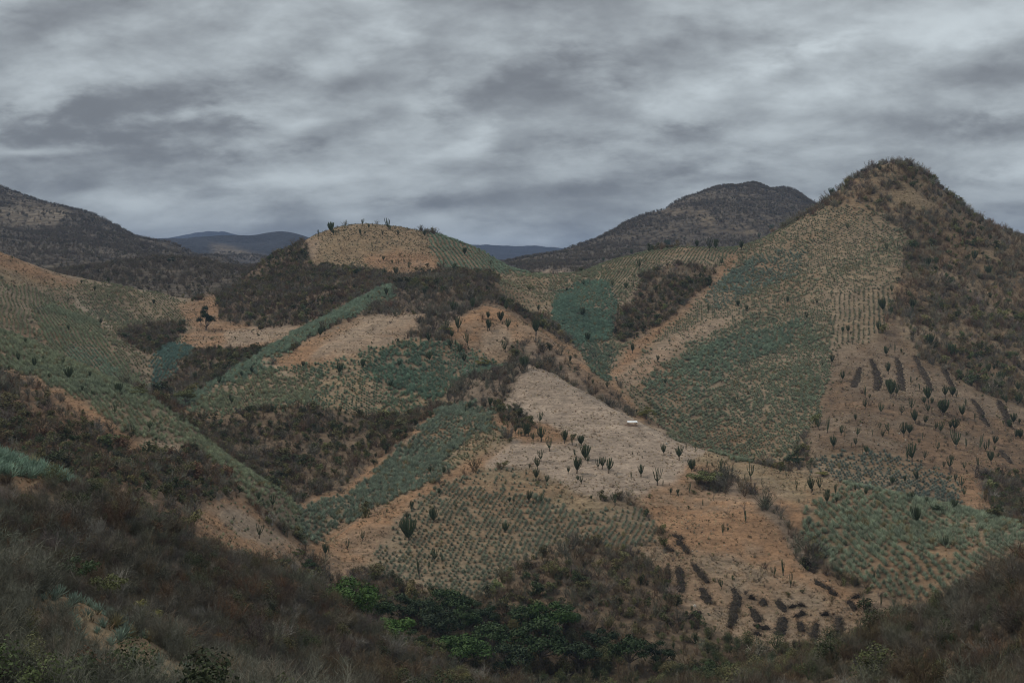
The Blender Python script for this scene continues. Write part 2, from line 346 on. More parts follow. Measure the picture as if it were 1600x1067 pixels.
# patches: name, cover, outline in the photograph, rows of agave (direction along a row, row gap m, plant gap m, plant size m, tint, share standing)
PATCH = [
 ('far bare slope', 'far_bare', [(0,325),(40,318),(110,330),(90,350),(40,352),(0,345)], None),
 ('far pale hill', 'far_bare', [(325,382),(360,386),(420,402),(400,412),(340,398)], None),
 ('far ocher spur', 'far_ocher', [(1028,326),(1080,324),(1112,338),(1122,354),(1180,361),(1202,376),(1178,371),(1122,362),(1104,354),(1076,334),(1030,333)], None),
 ('valley bare strip', 'tan', [(828,424),(905,424),(900,432),(835,432)], None),
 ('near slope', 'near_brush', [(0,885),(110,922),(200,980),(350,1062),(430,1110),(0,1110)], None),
 # left field hill
 ('left field hill', 'field', [(-60,380),(0,393),(80,424),(150,440),(250,459),(290,475),(300,520),(280,540),(255,555),(232,612),(200,600),(100,556),(0,516),(-60,500)], ((12,17),1.5,1.3,1.0,SAGE,.72)),
 ('left hill orange crest', 'orange', [(-60,380),(0,391),(80,422),(130,436),(120,446),(60,436),(0,418),(-60,400)], None),
 ('left hill straw brow', 'straw', [(0,418),(60,436),(110,448),(60,455),(0,445)], None),
 ('left hill vertical rows', 'field', [(-40,452),(60,448),(78,470),(60,500),(70,530),(0,512),(-40,505)], ((1,17),1.9,1.1,1.0,SAGE,.8)),
 ('left hill dark rows', 'field', [(52,476),(110,474),(150,500),(175,540),(232,600),(232,612),(195,600),(100,556),(60,525)], ((14,19),2.1,1.0,1.15,GREEN,.9)),
 ('left hill teal rows', 'field', [(105,540),(150,540),(190,580),(180,595),(110,560)], ((14,19),2.0,1.0,1.2,TEAL,.92)),
 ('left hill footpath', 'path', [(108,462),(112,462),(178,516),(174,518)], None),
 ('gully thicket', 'scrub', [(178,524),(215,511),(255,504),(286,503),(290,520),(262,540),(232,556),(205,542)], None),
 ('blue wedge field', 'field', [(233,560),(265,533),(300,545),(290,574),(262,590),(236,612)], ((16,-14),1.5,1.2,1.3,(0.185,0.265,0.22),.95)),
 ('saddle slope', 'orange', [(270,482),(300,472),(333,456),(345,500),(420,510),(472,506),(460,530),(400,546),(350,556),(300,546),(278,535),(300,512)], None),
 ('saddle pale patch', 'tan', [(350,512),(420,511),(470,508),(455,528),(400,540),(350,545)], None),
 ('saddle thicket', 'scrub', [(268,590),(285,565),(305,552),(350,548),(390,550),(392,562),(350,590),(330,602),(280,598)], None),
 # central hill
 ('hilltop field', 'straw', [(468,376),(510,356),(570,345),(640,355),(668,370),(692,432),(620,434),(592,426),(540,420),(488,412)], ((18,2),1.8,1.7,.75,(0.235,0.225,0.15),.35)),
 ('hilltop orange slope', 'orange', [(565,400),(620,392),(680,396),(693,434),(620,436),(598,428),(572,412)], None),
 ('hilltop bare brow', 'tan', [(468,376),(500,372),(492,410),(474,400)], None),
 ('hilltop green field', 'field', [(664,366),(700,368),(760,390),(810,420),(842,428),(800,432),(770,431),(692,424)], ((16,20),2.8,1.0,1.3,TEAL,.92)),
 ('central flank', 'scrub', [(333,456),(380,425),(470,375),(490,412),(540,421),(592,428),(622,436),(605,458),(550,478),(480,512),(400,512),(346,500)], None),
 ('central thicket', 'scrub', [(478,420),(540,418),(600,432),(618,440),(600,458),(540,470),(490,480),(484,450)], None),
 ('saddle field', 'straw', [(768,430),(850,426),(905,428),(880,470),(868,505),(830,492),(800,478),(788,468)], ((14,14),2.0,1.6,1.0,SAGE,.55)),
 ('saddle green edge', 'field', [(768,430),(850,427),(906,428),(890,440),(830,436)], ((14,6),1.6,1.3,1.2,GREEN,.8)),
 # middle ridge
 ('green strip', 'field', [(600,447),(622,448),(616,470),(585,482),(550,494),(500,520),(440,556),(400,586),(340,612),(295,640),(268,625),(340,590),(420,545),(480,508),(550,476)], ((18,-11),1.6,1.2,1.35,TEAL,.9)),
 ('middle thicket', 'grey_scrub', [(618,434),(690,430),(772,430),(790,468),(762,478),(722,490),(690,532),(636,527),(650,500),(655,488),(600,491),(573,487),(612,470)], None),
 ('middle dark thicket', 'scrub', [(625,434),(690,428),(772,428),(788,462),(740,470),(690,462),(640,450)], None),
 ('middle bare field', 'tan', [(425,570),(480,535),(560,494),(600,491),(672,488),(650,505),(636,526),(600,541),(530,561),(470,576),(440,577)], None),
 ('bare field red edge', 'orange', [(425,570),(480,535),(560,494),(575,492),(500,540),(480,560),(540,556),(600,538),(600,543),(530,563),(470,578),(440,579)], None),
 ('middle mixed field', 'straw', [(296,636),(330,615),(420,575),(470,576),(530,562),(600,542),(640,528),(690,532),(732,548),(790,566),(826,576),(800,596),(790,620),(742,642),(700,628),(640,645),(560,648),(480,640),(400,640),(340,652),(290,652)], ((18,-9),1.5,1.2,1.1,(0.215,0.275,0.185),.72)),
 ('middle green patch', 'field', [(300,636),(330,612),(420,578),(440,585),(500,600),(480,630),(400,636),(340,648)], ((18,-9),1.4,1.2,1.25,GREEN,.85)),
 ('middle green crown', 'field', [(560,580),(600,548),(690,533),(740,552),(780,566),(770,590),(700,600),(690,625),(640,615),(600,605)], ((18,-9),1.4,1.2,1.3,(0.20,0.28,0.195),.88)),
 ('field path', 'path', [(414,566),(420,566),(440,580),(462,586),(460,589),(436,583)], None),
 ('grey thicket', 'grey_scrub', [(700,612),(728,592),(770,578),(815,571),(822,580),(802,598),(782,630),(740,636),(704,626)], None),
 ('knob', 'orange', [(700,512),(722,489),(760,474),(802,487),(852,518),(902,553),(962,602),(1035,670),(1000,655),(960,622),(900,575),(850,545),(830,572),(792,566),(732,548),(702,530)], None),
 ('knob pale patch', 'tan', [(755,515),(790,505),(805,525),(790,550),(755,545)], None),
 ('spur thicket', 'grey_scrub', [(790,535),(840,530),(900,572),(960,622),(1030,672),(1000,662),(940,633),(872,594),(826,577),(800,572)], None),
 ('dark valley', 'scrub', [(290,652),(340,652),(400,638),(480,636),(560,648),(640,645),(672,636),(664,658),(602,710),(532,770),(462,792),(440,776),(350,714),(280,690)], None),
 ('slope field', 'field', [(676,640),(742,630),(792,660),(786,690),(702,740),(642,772),(582,800),(482,852),(452,822),(462,792),(532,772),(604,712),(664,660)], ((-18,15),1.5,1.25,1.3,(0.245,0.285,0.21),.9)),
 ('slope field yellow patch', 'straw', [(720,690),(770,672),(788,690),(700,742),(690,720)], ((-18,15),1.5,1.4,1.0,SAGE,.6)),
 ('gully orange edge', 'orange', [(672,648),(680,650),(612,715),(540,775),(470,802),(460,792),(532,768),(604,708)], None),
 ('ridge orange band', 'orange', [(788,688),(800,700),(740,737),(700,752),(650,790),(600,850),(560,886),(520,912),(486,890),(470,858),(484,848),(560,812),(642,770),(702,738)], None),
 # front spur
 ('front slope', 'orange', [(1000,775),(1050,752),(1060,688),(1110,702),(1152,713),(1232,733),(1332,756),(1400,770),(1252,790),(1245,830),(1292,890),(1345,932),(1345,955),(1310,945),(1200,885),(1050,862),(1030,820)], None),
 ('front pale slope', 'straw', [(1060,688),(1150,713),(1250,738),(1330,757),(1250,782),(1180,760),(1120,735),(1060,722)], None),
 ('bare field', 'bare', [(826,572),(870,586),(942,626),(1002,656),(1062,687),(1112,703),(1085,722),(1052,755),(1010,776),(942,776),(882,766),(832,738),(752,731),(785,692),(800,672),(780,642),(802,600)], None),
 ('bare field brown edge', 'orange', [(770,640),(830,655),(900,680),(880,690),(830,690),(800,685),(770,668)], None),
 ('brown thicket', 'scrub', [(766,638),(810,640),(836,655),(828,676),(800,670),(775,655)], None),
 ('front field', 'field', [(560,882),(600,850),(642,792),(690,760),(742,738),(830,737),(900,770),(1000,795),(1034,822),(1030,846),(980,860),(890,846),(868,862),(800,882),(760,930),(722,937),(650,915),(592,906)], ((11,-19),1.55,1.35,1.05,(0.235,0.26,0.19),.86)),
 ('front field stony head', 'straw', [(740,736),(830,734),(900,768),(1000,793),(980,806),(880,790),(800,770),(720,760)], ((11,-19),1.7,1.6,.9,(0.235,0.26,0.19),.4)),
 ('pitted slope', 'stubble', [(1030,846),(1050,860),(1200,884),(1345,947),(1345,990),(1292,1012),(1200,1015),(1130,990),(1062,950),(1042,900),(985,866)], None),
 ('bramble slope', 'scrub', [(640,920),(724,938),(762,932),(802,884),(868,860),(892,842),(990,866),(1042,900),(1062,950),(1130,990),(1150,1015),(1000,1030),(760,960),(690,950)], None),
 ('grove', 'grove', [(500,932),(530,908),(592,908),(650,918),(724,940),(760,960),(900,1000),(1100,1010),(1330,1010),(1330,1075),(1100,1090),(700,1090),(640,1045)], None),
 ('front gully', 'grey_scrub', [(1168,770),(1212,788),(1255,838),(1292,890),(1268,896),(1222,834),(1180,800)], None),
 ('olive clump', 'grey_scrub', [(1076,738),(1130,742),(1165,760),(1172,782),(1112,776),(1080,758)], None),
 ('right field', 'field', [(1252,790),(1332,757),(1402,768),(1502,793),(1602,820),(1680,845),(1680,850),(1602,866),(1562,886),(1502,916),(1452,936),(1382,931),(1332,902),(1290,876),(1250,832)], ((18,11),1.75,1.45,1.5,(0.275,0.315,0.22),.93)),
 ('right field bare spot', 'straw', [(1452,862),(1480,855),(1500,862),(1496,874),(1460,872)], None),
 ('gully floor', 'tan', [(1338,946),(1382,930),(1462,938),(1492,950),(1442,958),(1352,954)], None),
 ('orange mound', 'orange', [(316,796),(345,776),(380,776),(424,812),(476,848),(446,884),(400,880),(346,866),(312,840)], ((10,12),2.2,2.0,.8,SAGE,.35)),
 ('orange mound pale', 'tan', [(345,800),(378,785),(420,818),(460,845),(420,850),(370,835)], ((10,12),2.2,2.0,.8,SAGE,.3)),
 # left ridge
 ('left ridge field', 'field', [(-60,495),(0,514),(50,535),(100,556),(200,606),(272,641),(352,708),(452,775),(478,832),(440,815),(402,790),(340,732),(292,702),(262,716),(200,682),(150,640),(60,596),(0,572),(-60,555)], ((12,10),1.6,1.2,1.3,GREEN,.86)),
 ('left ridge orange edge', 'orange', [(-40,562),(0,572),(60,594),(150,638),(180,668),(200,690),(262,720),(200,700),(150,660),(60,606),(0,584),(-40,572)], None),
 ('left ridge bleached rows', 'tan', [(205,690),(260,690),(290,702),(262,720),(230,712)], ((14,8),1.6,1.2,1.0,GREEN,.6)),
 ('left brush', 'brush', [(-40,572),(0,584),(60,606),(150,660),(200,700),(262,718),(292,702),(340,735),(350,775),(318,790),(312,842),(345,868),(402,882),(440,886),(474,862),(500,880),(500,930),(440,895),(300,845),(160,770),(60,730),(-40,700)], None),
 ('near agave strip', 'field', [(-40,690),(0,700),(60,718),(110,742),(165,764),(130,776),(60,762),(0,750),(-40,742)], ((18,8),1.3,1.1,1.5,(0.23,0.31,0.23),.93)),
 ('near red patch', 'orange', [(20,742),(60,745),(90,765),(60,775),(25,765)], None),
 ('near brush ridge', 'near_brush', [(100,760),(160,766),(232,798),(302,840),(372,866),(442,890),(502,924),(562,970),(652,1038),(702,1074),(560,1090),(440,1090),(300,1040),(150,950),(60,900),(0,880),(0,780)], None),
 ('near agave crest', 'straw', [(80,908),(150,940),(205,972),(265,1010),(350,1056),(350,1120),(270,1120),(200,1075),(120,1015),(75,965)], ((18,9),1.6,1.5,.85,(0.19,0.245,0.19),.6)),
 # cone hill
 ('cone field', 'field', [(850,436),(910,422),(960,402),(1010,392),(1060,384),(1150,384),(1200,366),(1295,325),(1330,328),(1375,336),(1420,372),(1408,420),(1390,480),(1372,530),(1312,546),(1292,600),(1272,660),(1232,722),(1152,722),(1060,690),(1000,640),(950,585),(868,510)], ((20,-9),1.7,1.4,1.05,(0.27,0.285,0.19),.78)),
 ('cone left shoulder', 'field', [(912,424),(960,404),(1010,393),(1060,385),(1150,385),(1160,400),(1100,408),(1000,420),(960,470),(930,440)], ((9,-12),2.0,1.2,.95,(0.24,0.265,0.17),.85)),
 ('teal patch', 'field', [(858,500),(872,460),(895,440),(946,438),(962,470),(962,520),(932,562),(900,548),(865,512)], ((18,10),1.5,1.2,1.3,(0.20,0.285,0.21),.96)),
 ('teal patch foot', 'field', [(900,545),(935,530),(960,545),(970,590),(950,600),(925,580)], ((18,10),1.7,1.3,1.2,(0.20,0.25,0.18),.85)),
 ('bluish band', 'field', [(1098,462),(1150,420),(1205,398),(1262,390),(1242,430),(1182,452),(1120,482)], ((20,-10),1.5,1.2,1.15,BLUE,.85)),
 ('cone lower field', 'field', [(1000,604),(1060,552),(1150,502),(1252,500),(1302,540),(1282,640),(1234,718),(1152,724),(1100,705),(1030,660)], ((20,-13),1.55,1.15,1.15,(0.265,0.30,0.205),.82)),
 ('cone dense band', 'field', [(1004,600),(1070,560),(1150,520),(1250,500),(1240,530),(1150,570),(1100,620),(1070,650),(1040,650)], ((20,-13),1.5,1.15,1.3,(0.25,0.305,0.215),.86)),
 ('cone tan band', 'tan', [(950,585),(975,548),(1000,560),(1060,520),(1110,498),(1150,486),(1140,500),(1060,548),(1000,598),(975,610)], ((20,-12),2.0,1.6,.8,SAGE,.4)),
 ('gully orange slope', 'orange', [(952,590),(975,548),(1040,500),(1108,440),(1140,404),(1158,402),(1110,455),(1060,498),(1010,545),(975,585)], None),
 ('gully side scrub', 'scrub', [(958,500),(985,470),(1000,430),(1062,408),(1122,420),(1114,440),(1042,500),(992,532),(965,535)], None),
 ('cone vertical rows', 'field', [(1300,455),(1392,450),(1390,480),(1370,530),(1310,542),(1296,500)], ((0,18),2.4,1.2,.95,(0.235,0.24,0.16),.8)),
 ('cactus slope', 'brown_slope', [(1300,546),(1372,530),(1396,490),(1400,505),(1440,560),(1520,612),(1610,640),(1660,650),(1660,745),(1600,725),(1540,745),(1450,735),(1400,712),(1290,710),(1252,718),(1272,662),(1292,602)], None),
 ('cactus slope pale', 'brown_slope', [(1340,650),(1420,640),(1520,660),(1540,700),(1450,720),(1380,700)], None),
 ('cone foot field', 'field', [(1288,712),(1400,710),(1452,733),(1522,750),(1534,780),(1500,792),(1400,772),(1330,757),(1262,740)], ((16,6),1.7,1.5,1.1,(0.19,0.225,0.185),.75)),
 ('cone foot orange', 'orange', [(1490,740),(1530,745),(1534,800),(1500,795)], None),
 ('corner scrub', 'brush', [(1530,740),(1560,735),(1600,722),(1680,722),(1680,850),(1602,822),(1540,796)], None),
 ('summit scrub', 'ridge_scrub', [(1280,320),(1300,290),(1360,250),(1400,235),(1450,255),(1500,300),(1600,360),(1680,400),(1680,650),(1600,640),(1520,610),(1440,558),(1402,500),(1412,420),(1424,372),(1378,336),(1330,328),(1290,326)], None),
 ('summit bald', 'straw', [(1385,300),(1420,290),(1460,320),(1450,330),(1400,320)], None),
]


def in_poly(px, py, poly):
    p = np.array(poly, float)
    res = np.zeros(px.shape, bool)
    m = (px > p[:, 0].min()) & (px < p[:, 0].max()) & (py > p[:, 1].min()) & (py < p[:, 1].max())
    x, y = px[m], py[m]
    c = np.zeros(x.shape, bool)
    for (x0, y0), (x1, y1) in zip(p, np.roll(p, -1, 0)):
        if y0 != y1:
            c ^= ((y0 > y) != (y1 > y)) & (x < (x1 - x0) * (y - y0) / (y1 - y0) + x0)
    res[m] = c
    return res


wx = (fbm(X, Y, 16, 51, 3) + .7 * fbm(X, Y, 3, 52, 2)).reshape(NR, NA)
wy = (fbm(X, Y, 16, 57, 3) + .7 * fbm(X, Y, 3, 58, 2)).reshape(NR, NA)
wsc = np.clip(700 / np.exp(LR), 0.5, 6)[:, None]
QX, QY = PX + wx * 5.5 * wsc, PY + wy * 3.6 * wsc
HG = HID.reshape(NR, NA)
ZONE = np.full((NR, NA), -1, np.int32)
RG = np.exp(LR)[:, None] * np.ones((1, NA))
for k, (nm, cov, poly, ag) in enumerate(PATCH):
    m = in_poly(QX, QY, poly) & VIS
    if nm.startswith('far ') or nm.startswith('valley bare'):
        m &= RG > 600
    else:
        m &= RG < 720
        if nm in ('near slope', 'near agave crest'):
            m &= HG == HILLS.index('foreground_slope')
        elif nm.startswith('near') :
            m &= HG == HILLS.index('near_left_ridge')
        elif poly[0][1] < 880:
            m &= RG > 205
    ZONE[m] = k
idx = np.where(VIS, np.arange(NR)[:, None], 0)
LASTV = np.maximum.accumulate(idx, 0)
ZF = np.take_along_axis(ZONE, LASTV, 0)               # ground hidden behind a crest carries on the cover of the crest
beyond = RG > 1.25 * np.take_along_axis(RG, LASTV, 0)
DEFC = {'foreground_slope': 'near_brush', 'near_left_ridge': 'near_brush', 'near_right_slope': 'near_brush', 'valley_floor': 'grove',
        'left_ridge': 'brush', 'front_spur': 'scrub', 'middle_ridge': 'scrub', 'central_hill': 'scrub', 'cone_hill': 'ridge_scrub',
        'left_field_hill': 'field', 'far_left_mountain': 'far_scrub', 'back_mountain': 'far_scrub', 'distant_range': 'far_forest'}
dc = np.array([CNAMES.index(DEFC[h]) for h in HILLS])[HG]
dc = np.where((RG > 690) & (dc != CNAMES.index('far_forest')), CNAMES.index('far_scrub'), dc)
pc = np.array([CNAMES.index(p[1]) for p in PATCH] + [0])
usezone = (ZF >= 0) & ~beyond
COVG = np.where(usezone, pc[ZF], dc)
ZF = np.where(usezone, ZF, -1)
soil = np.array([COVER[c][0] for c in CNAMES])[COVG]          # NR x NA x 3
for _ in range(7):                                            # soften the borders over about a metre
    soil[1:-1, 1:-1] = (soil[1:-1, 1:-1] * 2 + soil[:-2, 1:-1] + soil[2:, 1:-1] + soil[1:-1, :-2] + soil[1:-1, 2:]) / 6
v = fbm(X, Y, 26, 71, 4).reshape(NR, NA)[..., None]
v2 = fbm(X, Y, 5, 77, 3).reshape(NR, NA)[..., None]
v3 = fbm(X, Y, 1.6, 83, 2).reshape(NR, NA)[..., None]
nearf = np.clip((900 - RG) / 400, 0.0, 1)[..., None]
toward = np.array([0.185, 0.112, 0.065])
om = np.isin(COVG, [CNAMES.index(c) for c in ('orange', 'straw', 'tan', 'brown_slope', 'stubble', 'ridge_scrub', 'brush', 'field')])[..., None]
mixv = np.clip(v * 1.2 + v2 * .7 + v3 * .3, -.5, .6) * om * nearf
soil = np.where(mixv > 0, soil * (1 - mixv) + toward * mixv, soil * (1 + mixv) + np.array([0.235, 0.175, 0.122]) * -mixv)
soil *= 1 + 0.16 * v2 * nearf + 0.14 * v3 * nearf
soil = np.clip(soil, 0.02, 0.8)

# relief of the land cover: planting banks, tussocks, dug ground
rough = np.array([dict(brown_slope=.15, stubble=.28, far_ocher=0, far_forest=0, scrub=.25, brush=.3, near_brush=.2, grove=.2, ridge_scrub=.35, grey_scrub=.2, far_scrub=0, far_bare=0, bare=.05, tan=.10,
                       orange=.16, straw=.14, field=.10, path=.02)[c] for c in CNAMES])[COVG]
Zg = Zg + rough * (fbm(X, Y, 2.6, 91, 2).reshape(NR, NA)) * np.clip((RG - 60) / 40, 0, 1)

# ------------------------------------------------------------------ materials
def new_mat(name, rough=0.9):
    m = bpy.data.materials.new(name)
    m.use_nodes = True
    nb = NB(m.node_tree)
    bs = m.node_tree.nodes['Principled BSDF']
    bs.inputs['Roughness'].default_value = rough
    bs.inputs['Specular IOR Level'].default_value = 0.15
    return m, nb, bs


def link(m, a, s):
    m.node_tree.links.new(a, s)


def ground_mat():
    m, nb, bs = new_mat('ground_soil', 0.95)
    col = nb.n('ShaderNodeVertexColor', layer_name='soil').outputs[0]
    pos = nb.n('ShaderNodeNewGeometry').outputs['Position']
    a = nb.noise(pos, 1.1, 5, 0.65)
    c = nb.noise(pos, 0.16, 5, 0.6)
    d = nb.noise(pos, 3.5, 3, 0.7)
    k = nb.m('MULTIPLY', nb.mapr(a, .3, .7, .72, 1.25), nb.mapr(c, .3, .7, .85, 1.15))
    k = nb.m('MULTIPLY', k, nb.mapr(d, .3, .7, .82, 1.18))
    flat = nb.n('ShaderNodeMapping', ins={0: pos, 3: (0.16, 0.16, 1.5)}).outputs[0]      # terracettes: narrow steps along the contours
    e = nb.noise(flat, 1.0, 4, 0.6, 0.6)
    k = nb.m('MULTIPLY', k, nb.mapr(e, .35, .65, .80, 1.18))
    kc = nb.n('ShaderNodeCombineColor', ins={0: k, 1: k, 2: k}).outputs[0]
    link(m, nb.mix(1.0, col, kc, 'MULTIPLY'), bs.inputs['Base Color'])
    h = nb.m('ADD', nb.m('ADD', nb.m('MULTIPLY', a, 0.5), nb.m('MULTIPLY', d, 0.18)), nb.m('MULTIPLY', e, 0.7))
    bp = nb.n('ShaderNodeBump', ins={'Strength': 0.8, 'Distance': 0.5, 'Height': h}).outputs[0]
    link(m, bp, bs.inputs['Normal'])
    return m


def far_mat():
    m, nb, bs = new_mat('far_slope_cover', 0.95)
    col = nb.n('ShaderNodeVertexColor', layer_name='soil').outputs[0]
    pos = nb.n('ShaderNodeNewGeometry').outputs['Position']
    vo = nb.n('ShaderNodeTexVoronoi', ins={'Vector': pos, 'Scale': 0.14, 'Randomness': 1.0}).outputs['Distance']
    a = nb.noise(pos, 0.06, 6, 0.65)
    c = nb.noise(pos, 0.008, 5, 0.6)
    k = nb.m('MULTIPLY', nb.mapr(vo, 0, 0.8, .62, 1.15), nb.mapr(a, .3, .7, .65, 1.3))
    k = nb.m('MULTIPLY', k, nb.mapr(c, .35, .65, .75, 1.2))
    kc = nb.n('ShaderNodeCombineColor', ins={0: k, 1: k, 2: k}).outputs[0]
    link(m, nb.mix(1.0, col, kc, 'MULTIPLY'), bs.inputs['Base Color'])
    h = nb.m('SUBTRACT', nb.m('MULTIPLY', a, 3.0), nb.m('MULTIPLY', vo, 2.5))
    link(m, nb.n('ShaderNodeBump', ins={'Strength': 0.9, 'Distance': 2.0, 'Height': h}).outputs[0], bs.inputs['Normal'])
    return m


def tint_mat(name, lo=.75, hi=1.25, trans=0.0, rough=0.8):
    """plant colour read from each plant's own 'tint', varied a little from plant to plant and along its length"""
    m, nb, bs = new_mat(name, rough)
    t = nb.n('ShaderNodeAttribute', attribute_type='INSTANCER', attribute_name='tint').outputs['Color']
    rnd = nb.n('ShaderNodeObjectInfo').outputs['Random']
    pos = nb.n('ShaderNodeNewGeometry').outputs['Position']
    a = nb.noise(pos, 2.2, 2, 0.6)
    k = nb.m('MULTIPLY', nb.mapr(rnd, 0, 1, lo, hi), nb.mapr(a, .3, .7, .8, 1.2))
    kc = nb.n('ShaderNodeCombineColor', ins={0: k, 1: k, 2: k}).outputs[0]
    link(m, nb.mix(1.0, t, kc, 'MULTIPLY'), bs.inputs['Base Color'])
    return m


def plain_mat(name, col, var=.2, scale=3.0, rough=.85, bump=0.0, col2=None):
    m, nb, bs = new_mat(name, rough)
    pos = nb.n('ShaderNodeNewGeometry').outputs['Position']
    a = nb.noise(pos, scale, 4, 0.6)
    rnd = nb.n('ShaderNodeObjectInfo').outputs['Random']
    c = nb.mix(nb.mapr(a, .3, .7, 0, 1), [x * (1 - var) for x in col], [x * (1 + var) for x in (col2 or col)])
    k = nb.mapr(rnd, 0, 1, .82, 1.18)
    kc = nb.n('ShaderNodeCombineColor', ins={0: k, 1: k, 2: k}).outputs[0]
    link(m, nb.mix(1.0, c, kc, 'MULTIPLY'), bs.inputs['Base Color'])
    if bump:
        link(m, nb.n('ShaderNodeBump', ins={'Strength': 0.6, 'Distance': bump, 'Height': a}).outputs[0], bs.inputs['Normal'])
    return m


M_GROUND, M_FAR = ground_mat(), far_mat()
M_SHRUB, M_AGAVE, M_GRASS = tint_mat('shrub_twigs', .7, 1.3), tint_mat('agave_leaf', .8, 1.2, rough=.6), tint_mat('dry_grass_blade', .75, 1.25)
M_CACTUS = plain_mat('cactus_skin', (0.052, 0.068, 0.034), .3, 2.5, .7)
M_CTRUNK = plain_mat('cactus_bark', (0.13, 0.10, 0.075), .3, 4)
M_LEAF = tint_mat('tree_leaves', .8, 1.2, rough=.6)
M_BARK = plain_mat('grey_bark', (0.16, 0.135, 0.11), .3, 4)
M_PALEBARK = plain_mat('bleached_wood', (0.36, 0.33, 0.29), .2, 4)
M_HEAP = plain_mat('cut_brush', (0.030, 0.026, 0.021), .45, 2.2, .95, .3, (0.050, 0.040, 0.030))
M_STRIP = plain_mat('dry_brush_strip', (0.048, 0.038, 0.029), .45, 1.6, .95, .3, (0.085, 0.067, 0.050))
M_HEAPTWIG = plain_mat('cut_twigs', (0.05, 0.041, 0.031), .6, 3.0, .95, 0, (0.085, 0.068, 0.05))
M_RIM = plain_mat('thrown_soil', (0.29, 0.215, 0.145), .2, 2.0, .95, .1)
M_SHEET = plain_mat('white_sheet_metal', (0.80, 0.81, 0.82), .04, 1.5, .45)
M_EARTHWALL = plain_mat('earth_wall', (0.27, 0.19, 0.14), .2, 2.5, .95, .08)
M_POST = plain_mat('weathered_post', (0.17, 0.14, 0.11), .2, 5)

# ------------------------------------------------------------------ terrain meshes, one per hill
Z = Zg.ravel()
V = np.stack([X, Y, Z], 1)
gx = np.gradient(Zg, axis=1)
P3 = V.reshape(NR, NA, 3)
ta, tr = np.gradient(P3, axis=1), np.gradient(P3, axis=0)
NRM = np.cross(ta, tr)
NRM /= np.linalg.norm(NRM, axis=2, keepdims=True)
i0 = (np.arange(NR - 1)[:, None] * NA + np.arange(NA - 1)[None]).ravel()
quads = np.stack([i0, i0 + 1, i0 + NA + 1, i0 + NA], 1)
qh = HID[i0]
soil4 = np.concatenate([soil.reshape(-1, 3), np.ones((NR * NA, 1))], 1).astype(np.float32)
for hi, hname in enumerate(HILLS):
    q = quads[qh == hi]
    used, inv = np.unique(q.ravel(), return_inverse=True)
    me = bpy.data.meshes.new(hname)
    nv, nf = len(used), len(q)
    me.vertices.add(nv)
    me.vertices.foreach_set('co', V[used].astype(np.float32).ravel())
    me.loops.add(nf * 4)
    me.loops.foreach_set('vertex_index', inv.astype(np.int32))
    me.polygons.add(nf)
    me.polygons.foreach_set('loop_start', np.arange(nf, dtype=np.int32) * 4)
    me.polygons.foreach_set('use_smooth', np.ones(nf, bool))
    me.update(calc_edges=True)
    at_ = me.color_attributes.new('soil', 'FLOAT_COLOR', 'POINT')
    at_.data.foreach_set('color', soil4[used].ravel())
    me.normals_split_custom_set_from_vertices(NRM.reshape(-1, 3)[used].astype(np.float32).tolist())
    me.materials.append(M_FAR if hname in ('far_left_mountain', 'back_mountain', 'distant_range') else M_GROUND)
    o = bpy.data.objects.new(hname, me)
    COL.objects.link(o)
    o['kind'] = 'structure'

# ------------------------------------------------------------------ reading the ground
def cell(x, y):
    a, l = np.arctan2(x, y), np.log(np.hypot(x, y))
    j = np.clip(np.searchsorted(AZ, a) - 1, 0, NA - 2)
    i = np.clip(np.searchsorted(LR, l) - 1, 0, NR - 2)
    return i, j, np.clip((l - LR[i]) / (LR[i + 1] - LR[i]), 0, 1), np.clip((a - AZ[j]) / (AZ[j + 1] - AZ[j]), 0, 1)


def height(x, y):
    x, y = np.asarray(x, float), np.asarray(y, float)
    i, j, s, t = cell(x, y)
    return (Zg[i, j] * (1 - s) + Zg[i + 1, j] * s) * (1 - t) + (Zg[i, j + 1] * (1 - s) + Zg[i + 1, j + 1] * s) * t


EGF = Zg / np.exp(LR)[:, None]
PXF, PYF = to_pix(Xg, Yg, Zg)
PYMIN = np.minimum.accumulate(PYF, 0)
SHOWN = PYF <= PYMIN + 2.0


def at(px, py, rmin=0.0):
    """the point of the ground met by the line of sight through a point of the photograph"""
    sx, sz = pix_dir(px, py)
    a = math.atan2(float(sx), 1.0)
    j = int(np.clip(np.searchsorted(AZ, a) - 1, 0, NA - 2))
    t = (a - AZ[j]) / (AZ[j + 1] - AZ[j])
    e = EGF[:, j] * (1 - t) + EGF[:, j + 1] * t
    tgt = float(sz) / math.hypot(float(sx), 1.0)
    ok = np.nonzero((e >= tgt) & (np.exp(LR) >= rmin) & (np.exp(LR) > 40))[0]
    if len(ok) == 0:                                   # just above a crest: take the crest
        i = int(np.argmax(np.where((np.exp(LR) > 60) & (np.exp(LR) < 750), e, -9)))
        l = LR[i]
    else:
        i = int(ok[0])
        f = (tgt - e[i - 1]) / (e[i] - e[i - 1]) if i and e[i] > e[i - 1] else 1.0
        l = LR[i - 1] + (LR[i] - LR[i - 1]) * min(max(f, 0), 1) if i else LR[i]
    r = math.exp(l)
    x, y = r * math.sin(a), r * math.cos(a)
    return Vector((x, y, float(height(x, y))))


